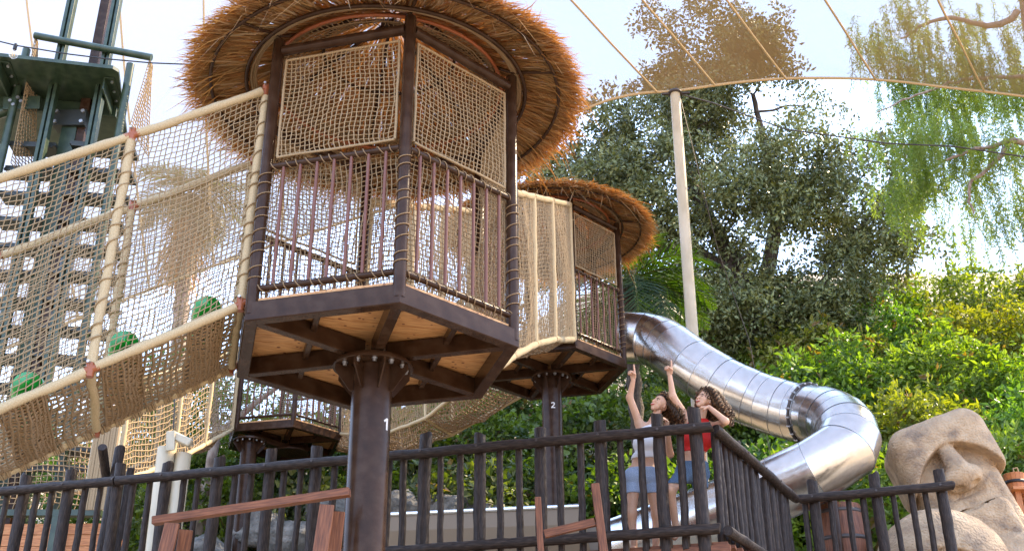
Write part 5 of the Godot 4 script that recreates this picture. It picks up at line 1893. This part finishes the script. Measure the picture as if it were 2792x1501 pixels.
	for s in [[8.2, -28.0, Vector3(1.8, 1.9, 1.2)], [10.3, -28.6, Vector3(2.0, 2.2, 1.2)], [12.6, -28.0, Vector3(2.1, 2.4, 1.2)], [15.0, -27.4, Vector3(2.2, 2.8, 1.3)], [9.3, -31.5, Vector3(1.8, 1.9, 1.2)], [11.6, -31.8, Vector3(2.0, 2.2, 1.2)], [14.2, -31.5, Vector3(2.2, 2.6, 1.2)], [17.0, -31.0, Vector3(2.4, 2.9, 1.3)], [7.0, -31.8, Vector3(1.6, 1.5, 1.1)]]:
		k += 1
		shrub("slope_shrub", "yellow green shrub high on the slope under the weeping tree", "shrubs on the upper slope", s[0], s[1], s[2] * 1.05, 1200, bush_leaf, M.leaf, Color(.13, .19, .032), Color(.36, .43, .082), 400 + k)
	# left background
	var lb := Vector3(-6.5, ground_y(-6.5, -23.0), -23.0)
	tree("pale_barked_tree", "slender tree with pale blotched bark behind the long fence", "tree", lb, [[[lb - Vector3(0, .3, 0), Vector3(-6.45, 7.5, -23), Vector3(-6.4, 9.2, -23.1), Vector3(-6.9, 11.2, -23.4)], .17, .05], [[Vector3(-6.4, 9.0, -23.1), Vector3(-5.4, 10.2, -23.6), Vector3(-4.8, 10.8, -24)], .09, .03]], [[Vector3(-7.2, 10.2, -24.2), Vector3(2.0, 1.5, 1.2), 26], [Vector3(-5.4, 9.6, -24.6), Vector3(1.4, 1.2, 1.0), 14]], .6, 22, small_leaf, M.leaf, M.pale_bark, Color(.09, .14, .03), Color(.22, .29, .06), 501)
	for s in [[-8.6, -25.5, Vector3(1.6, 1.8, 1.1)], [-10.8, -24.6, Vector3(1.7, 1.9, 1.1)], [-10.0, -28.6, Vector3(2.0, 2.3, 1.2)], [-6.6, -29.0, Vector3(1.9, 2.0, 1.2)], [-13.2, -27.4, Vector3(2.1, 2.4, 1.2)]]:
		k += 1
		shrub("light_shrub", "light green shrub behind the coarse net tunnel", "shrubs behind the net tunnel", s[0], s[1], s[2], 700, small_leaf, M.leaf, Color(.07, .12, .03), Color(.19, .26, .06), 600 + k)
	# creeping ivy over the soil of the bank
	var ry := RandomNumberGenerator.new(); ry.seed = 77
	var it := thing("ground_ivy", "creeping ivy over the soil at the foot of the bank", "ground cover", Vector3(0, ground_y(0, -21.5), -21.5))
	it.set_meta("kind", "stuff")
	var xf := []; var cols := []
	for q in 5200:
		var x := ry.randf_range(-9.0, 9.0); var z := ry.randf_range(-27.0, -19.6)
		var y := ground_y(x, z) + ry.randf_range(.0, .30)
		xf.append(Transform3D(rand_basis(ry, ry.randf_range(.6, 1.1)), Vector3(x, y, z) - it.position))
		cols.append(Color(.02, .05, .018).lerp(Color(.08, .15, .04), ry.randf()))
	copies(xf, cols, ivy_leaf, M.leaf, "ivy_leaf", it)

# ------------------------------------------------------------------ people
func bones_mesh(bones: Array, cell: float, k: float, clips: Array = [], grow: float = 0.0) -> MB:
	var lo := Vector3.ONE * 1e9; var hi := -lo
	for b in bones:
		var r: float = maxf(b[2], b[3]) + grow + cell * 3.0
		for e in 2:
			lo = lo.min(b[e] - Vector3.ONE * r); hi = hi.max(b[e] + Vector3.ONE * r)
	var nx := int((hi.x - lo.x) / cell) + 2; var ny := int((hi.y - lo.y) / cell) + 2; var nz := int((hi.z - lo.z) / cell) + 2
	var g := PackedFloat32Array(); g.resize(nx * ny * nz); g.fill(1.0)
	for b in bones:
		var a: Vector3 = b[0]; var c: Vector3 = b[1]
		var ra: float = b[2] + grow; var rb: float = b[3] + grow
		var kk: float = b[4] if b.size() > 4 else k
		var r := maxf(ra, rb) + cell * 3.0 + kk * .5
		var l := (a.min(c) - Vector3.ONE * r - lo) / cell; var h := (a.max(c) + Vector3.ONE * r - lo) / cell
		var ab := c - a; var il := 1.0 / maxf(ab.length_squared(), 1e-9)
		for z in range(maxi(0, int(l.z)), mini(nz, int(h.z) + 2)):
			for y in range(maxi(0, int(l.y)), mini(ny, int(h.y) + 2)):
				var o := z * nx * ny + y * nx
				for x in range(maxi(0, int(l.x)), mini(nx, int(h.x) + 2)):
					var p := lo + Vector3(x, y, z) * cell
					var t := clampf((p - a).dot(ab) * il, 0.0, 1.0)
					var d := p.distance_to(a + ab * t) - (ra + (rb - ra) * t)
					var q := g[o + x]
					var s := maxf(kk - absf(q - d), 0.0) / kk
					g[o + x] = minf(q, d) - s * s * kk * .25
	if clips:
		for z in nz:
			for y in ny:
				for x in nx:
					var i := z * nx * ny + y * nx + x
					if g[i] > .15: continue
					var p := lo + Vector3(x, y, z) * cell
					for c in clips: g[i] = maxf(g[i], (c[0] as Vector3).dot(p) - c[1])
	return nets_of(g, nx, ny, nz, lo, cell)

func join(a: MB, b: MB) -> void:
	var o := a.v.size()
	a.v.append_array(b.v); a.n.append_array(b.n); a.c.append_array(b.c)
	for i in b.ix: a.ix.append(i + o)

# fingers: the index straight when pointing, the others folded to the palm
func hand_bones(w: Vector3, d: Vector3, pn: Vector3, pointing: bool, right: float) -> Array:
	d = d.normalized(); pn = (pn - d * pn.dot(d)).normalized()
	var s := d.cross(pn) * right
	var o := []
	for q in 4:
		var u := (q - 1.5) * .019
		o.append([w + s * u * .7 + d * .012, w + s * u + d * .078, .013, .0115, .012])
	var lens := [.074, .08, .075, .06]
	for q in 4:
		var u := (1.5 - q) * .019
		var kn := w + s * u + d * .080
		var L: float = lens[q]
		if pointing and q == 0:
			var m1 := kn + d * L * .46; var m2 := m1 + (d + pn * .04) * L * .30
			o.append([kn, m1, .0098, .0090, .004]); o.append([m1, m2, .0090, .0084, .004]); o.append([m2, m2 + d * L * .26, .0084, .0068, .004])
		else:
			var bend := .9 if pointing else .45
			var m1 := kn + (d * (1.0 - bend) + pn * bend).normalized() * L * .48
			var d2 := (pn * .3 - d * .9).normalized() if pointing else (d * .3 + pn * .8).normalized()
			var m2 := m1 + d2 * L * .36
			var d3 := (-pn * .8 - d * .4).normalized() if pointing else (pn * .8 - d * .3).normalized()
			o.append([kn, m1, .0098, .0092, .004]); o.append([m1, m2, .0092, .0085, .004]); o.append([m2, m2 + d3 * L * .24, .0085, .007, .004])
	var tb := w + s * .026 + d * .022
	var t1 := tb + (s * .6 + d * .7 + pn * .45).normalized() * .036
	var t2 := t1 + (d * .5 + pn * .8 - s * .35).normalized() * .032
	o.append([tb, t1, .0125, .0105, .008]); o.append([t1, t2, .0105, .008, .005])
	return o

func head_bones(c: Vector3, f: Vector3, u: Vector3) -> Array:
	f = f.normalized(); u = (u - f * u.dot(f)).normalized()
	var r := f.cross(u)
	var P := func(x: float, y: float, z: float) -> Vector3: return c + r * x + u * y + f * z
	var o := []
	o.append([P.call(-.012, .035, -.022), P.call(.012, .035, -.022), .080, .080])
	o.append([P.call(0, .03, .012), P.call(0, .005, .022), .072, .066])
	for s in [-1.0, 1.0]:
		o.append([P.call(s * .030, -.018, .045), P.call(s * .022, -.05, .045), .036, .032])
		o.append([P.call(s * .074, .0, -.010), P.call(s * .076, -.03, -.006), .012, .010, .006])
	o.append([P.call(0, -.068, .055), P.call(0, -.085, .068), .034, .021, .025])
	o.append([P.call(0, .012, .087), P.call(0, -.020, .103), .009, .0125, .012])
	o.append([P.call(0, -.045, .082), P.call(0, -.058, .080), .017, .015, .012])
	return o

func face_parts(t: Node3D, c: Vector3, f: Vector3, u: Vector3) -> void:
	f = f.normalized(); u = (u - f * u.dot(f)).normalized()
	var r := f.cross(u)
	var P := func(x: float, y: float, z: float) -> Vector3: return c + r * x + u * y + f * z - t.position
	for s in [-1.0, 1.0]:
		var mb := MB.new()
		mb.tube(PackedVector3Array([P.call(s * .018, .006, .079), P.call(s * .030, .010, .080), P.call(s * .042, .007, .072)]), PackedFloat32Array([.003, .0085, .003]), 8)
		part(mb, "eye", M.dark_eye, t)
		mb = MB.new()
		mb.tube(PackedVector3Array([P.call(s * .014, .026, .084), P.call(s * .032, .032, .081), P.call(s * .050, .024, .068)]), PackedFloat32Array([.003, .0042, .002]), 6)
		part(mb, "eyebrow", M.dark_eye, t)
	var m := MB.new()
	m.tube(PackedVector3Array([P.call(-.026, -.047, .086), P.call(-.012, -.056, .097), P.call(.0, -.058, .099), P.call(.012, -.056, .097), P.call(.026, -.047, .086)]), PackedFloat32Array([.003, .0095, .0105, .0095, .003]), 8)
	part(m, "mouth", M.lip, t)
	m = MB.new()
	m.tube(PackedVector3Array([P.call(-.017, -.049, .098), P.call(.0, -.053, .105), P.call(.017, -.049, .098)]), PackedFloat32Array([.003, .0055, .003]), 6)
	part(m, "teeth", M.tooth, t)

func curly_hair(t: Node3D, c: Vector3, f: Vector3, u: Vector3, lean: Vector3, sd: int, n: int, length: float) -> void:
	var rg := RandomNumberGenerator.new(); rg.seed = sd
	f = f.normalized(); u = (u - f * u.dot(f)).normalized()
	var r := f.cross(u)
	var mb := MB.new()
	mb.use_col = true
	mb.col = Color(.022, .011, .007)
	# close cap over the scalp
	for j in 10:
		for i in 20:
			var qd := []
			for e in [[0, 0], [0, 1], [1, 1], [1, 0]]:
				var a: float = (j + e[0]) / 10.0 * 1.75; var b: float = (i + e[1]) / 20.0 * TAU
				var ax := (u * .72 - f * .70).normalized(); var ay := r; var az := ax.cross(ay)
				qd.append(c + u * .033 - f * .012 + (ax * cos(a) + (ay * cos(b) + az * sin(b)) * sin(a)) * .094 - t.position)
			mb.quad(qd[0], qd[1], qd[2], qd[3])
	for k in n:
		var d := Vector3.ZERO
		while true:
			d = Vector3(rg.randfn(), rg.randfn(), rg.randfn()).normalized()
			var ff := d.dot(f); var uu := d.dot(u)
			if uu > -.25 and ff < .30 + .45 * maxf(uu - .35, 0.0) and not (ff > .1 and uu < .45): break
		var p := c + u * .033 - f * .012 + d * .088
		var pts := PackedVector3Array()
		var vel := d * .9 + Vector3(0, .12, 0)
		var ph := rg.randf() * TAU; var cr := rg.randf_range(.010, .021)
		var L := length * rg.randf_range(.65, 1.1)
		var m := 26
		for q in m:
			var s := float(q) / m
			vel = vel.lerp((Vector3(0, -1, 0) + lean * .45 + Vector3(d.x, 0, d.z) * .35).normalized(), .16)
			p += vel.normalized() * L / m
			# hair lies outside the head
			var rel := p - (c + u * .02 - f * .01)
			if rel.length() < .098: p = c + u * .02 - f * .01 + rel.normalized() * .098
			var side := vel.cross(Vector3(.3, .2, 1)).normalized(); var si2 := vel.cross(side).normalized()
			pts.append(p + (side * cos(ph + s * L * 150.0) + si2 * sin(ph + s * L * 150.0)) * cr - t.position)
		mb.col = Color(.035, .018, .009).lerp(Color(.28, .15, .07), pow(rg.randf(), 1.8))
		mb.tube(pts, rg.randf_range(.0042, .0068), 4, false)
	part(mb, "hair", M.hair, t)

func person(label: String, base: Vector3, torso: Array, limbs: Array, head: Array, hands: Array, top: Array, shorts: Array, top_mat: Material, short_mat: Material, hair: Array) -> void:
	var t := thing("person", label, "person", base)
	var body := bones_mesh(torso + limbs, .0125, .045)
	join(body, bones_mesh(head_bones(head[0], head[1], head[2]), .0045, .022))
	for h in hands:
		join(body, bones_mesh(hand_bones(h[0], h[1], h[2], h[3], h[4]), .0042, .006))
	shifted(body, "body", M.skin, t)
	shifted(bones_mesh(torso + hair[4], .0115, .045, top, .013), "top", top_mat, t)
	shifted(bones_mesh([torso[0], torso[1]] + [limbs[0], limbs[2]], .0095, .010, shorts, .013), "shorts", short_mat, t)
	face_parts(t, head[0], head[1], head[2])
	curly_hair(t, head[0], head[1], head[2], hair[0], hair[1], hair[2], hair[3])

func people() -> void:
	var up := Vector3.UP
	# white top: right arm stretched up, left hand on the fence post
	var z := -11.42
	var hl := Vector3(1.262, 4.80, z); var hr := Vector3(1.428, 4.80, z - .02)
	var torso := [[hl, hr, .098, .098], [Vector3(1.30, 4.86, z), Vector3(1.41, 4.86, z), .092, .092], [Vector3(1.33, 4.98, z), Vector3(1.43, 4.98, z), .080, .080], [Vector3(1.37, 5.15, z), Vector3(1.49, 5.15, z - .01), .092, .092], [Vector3(1.39, 5.28, z), Vector3(1.53, 5.28, z - .02), .082, .082]]
	var limbs := [[hl, Vector3(1.21, 4.40, z + .02), .070, .051], [Vector3(1.21, 4.40, z + .02), Vector3(1.225, 4.075, z - .01), .050, .034], [hr, Vector3(1.475, 4.40, z), .070, .051], [Vector3(1.475, 4.40, z), Vector3(1.445, 4.075, z - .03), .050, .034],
		[Vector3(1.225, 4.040, z - .02), Vector3(1.19, 4.032, z + .13), .034, .026, .02], [Vector3(1.445, 4.040, z - .04), Vector3(1.46, 4.032, z + .11), .034, .026, .02],
		[Vector3(1.47, 5.36, z), Vector3(1.55, 5.50, z + .03), .048, .044],
		[Vector3(1.375, 5.335, z), Vector3(1.345, 5.37, z + .02), .055, .048], [Vector3(1.345, 5.37, z + .02), Vector3(1.245, 5.63, z + .12), .044, .037, .025], [Vector3(1.245, 5.63, z + .12), Vector3(1.285, 5.795, z + .22), .037, .024, .02],
		[Vector3(1.56, 5.31, z - .04), Vector3(1.60, 5.28, z - .04), .05, .045], [Vector3(1.60, 5.28, z - .04), Vector3(1.645, 5.02, z + .06), .043, .036, .025], [Vector3(1.645, 5.02, z + .06), Vector3(1.60, 5.23, z + .28), .036, .025, .02]]
	person("curly haired person in white crop top and light denim shorts pointing upward", Vector3(1.34, 4.003, z), torso, limbs,
		[Vector3(1.575, 5.565, z + .05), Vector3(-.70, .42, .58), Vector3(.45, .88, -.1)],
		[[Vector3(1.285, 5.795, z + .22), Vector3(-.06, 1, .1), Vector3(-.75, .1, .65), true, 1.0], [Vector3(1.60, 5.23, z + .28), Vector3(-.05, .8, .55), Vector3(-.8, 0, .3), false, -1.0]],
		[[Vector3(0, -1, 0), -4.985], [Vector3(-.35, .94, 0), 4.515]], [[Vector3(0, 1, 0), 4.885], [Vector3(0, -1, 0), -4.62]], M.white_cloth, M.denim_light, [Vector3(.55, 0, .1), 5, 420, .27, [[Vector3(1.45, 5.28, z + .03), Vector3(1.485, 5.385, z + .005), .060, .042]]])
	# red top: one arm up, elbow on the rail, chin on the hand
	z = -11.28
	hl = Vector3(1.775, 4.80, z); hr = Vector3(1.925, 4.80, z - .03)
	torso = [[hl, hr, .098, .098], [Vector3(1.80, 4.87, z), Vector3(1.92, 4.87, z), .088, .088], [Vector3(1.83, 4.98, z), Vector3(1.93, 4.98, z), .078, .078], [Vector3(1.87, 5.14, z), Vector3(1.99, 5.14, z), .090, .090], [Vector3(1.90, 5.26, z + .02), Vector3(2.03, 5.25, z + .02), .080, .080]]
	limbs = [[hl, Vector3(1.585, 4.58, z + .16), .076, .055], [Vector3(1.585, 4.58, z + .16), Vector3(1.64, 4.20, z + .02), .050, .034], [hr, Vector3(1.925, 4.40, z - .03), .076, .054], [Vector3(1.915, 4.40, z - .03), Vector3(1.92, 4.075, z - .05), .050, .034],
		[Vector3(1.64, 4.165, z + .01), Vector3(1.60, 4.10, z + .13), .034, .026, .02], [Vector3(1.92, 4.040, z - .05), Vector3(1.90, 4.032, z + .09), .034, .026, .02],
		[Vector3(1.97, 5.33, z + .02), Vector3(2.01, 5.47, z + .06), .046, .043],
		[Vector3(1.88, 5.32, z), Vector3(1.85, 5.36, z), .055, .048], [Vector3(1.85, 5.36, z), Vector3(1.695, 5.61, z + .06), .044, .037, .025], [Vector3(1.695, 5.61, z + .06), Vector3(1.672, 5.835, z + .10), .037, .024, .02],
		[Vector3(2.05, 5.29, z + .04), Vector3(2.09, 5.27, z + .06), .05, .045], [Vector3(2.09, 5.27, z + .06), Vector3(2.165, 5.225, z + .38), .043, .037, .025], [Vector3(2.165, 5.225, z + .38), Vector3(2.03, 5.42, z + .26), .037, .025, .02]]
	person("curly haired person in red top and dark denim shorts resting chin on hand", Vector3(1.85, 4.003, z), torso, limbs,
		[Vector3(2.02, 5.545, z + .10), Vector3(-.72, .28, .64), Vector3(.25, .95, 0)],
		[[Vector3(1.672, 5.835, z + .10), Vector3(.02, 1, .05), Vector3(-.7, .1, .7), true, 1.0], [Vector3(2.03, 5.42, z + .26), Vector3(-.95, .05, -.25), Vector3(0, -.9, -.4), false, 1.0]],
		[[Vector3(0, -1, 0), -5.015], [Vector3(0, 1, 0), 5.365]], [[Vector3(0, 1, 0), 4.905], [Vector3(0, -1, 0), -4.64]], M.red_cloth, M.denim_dark, [Vector3(.35, 0, -.1), 6, 460, .30, [[Vector3(1.90, 5.26, z + .03), Vector3(1.935, 5.36, z + .02), .05, .040], [Vector3(2.02, 5.26, z + .03), Vector3(1.99, 5.36, z + .02), .05, .040]]])

# ------------------------------------------------------------------ scene
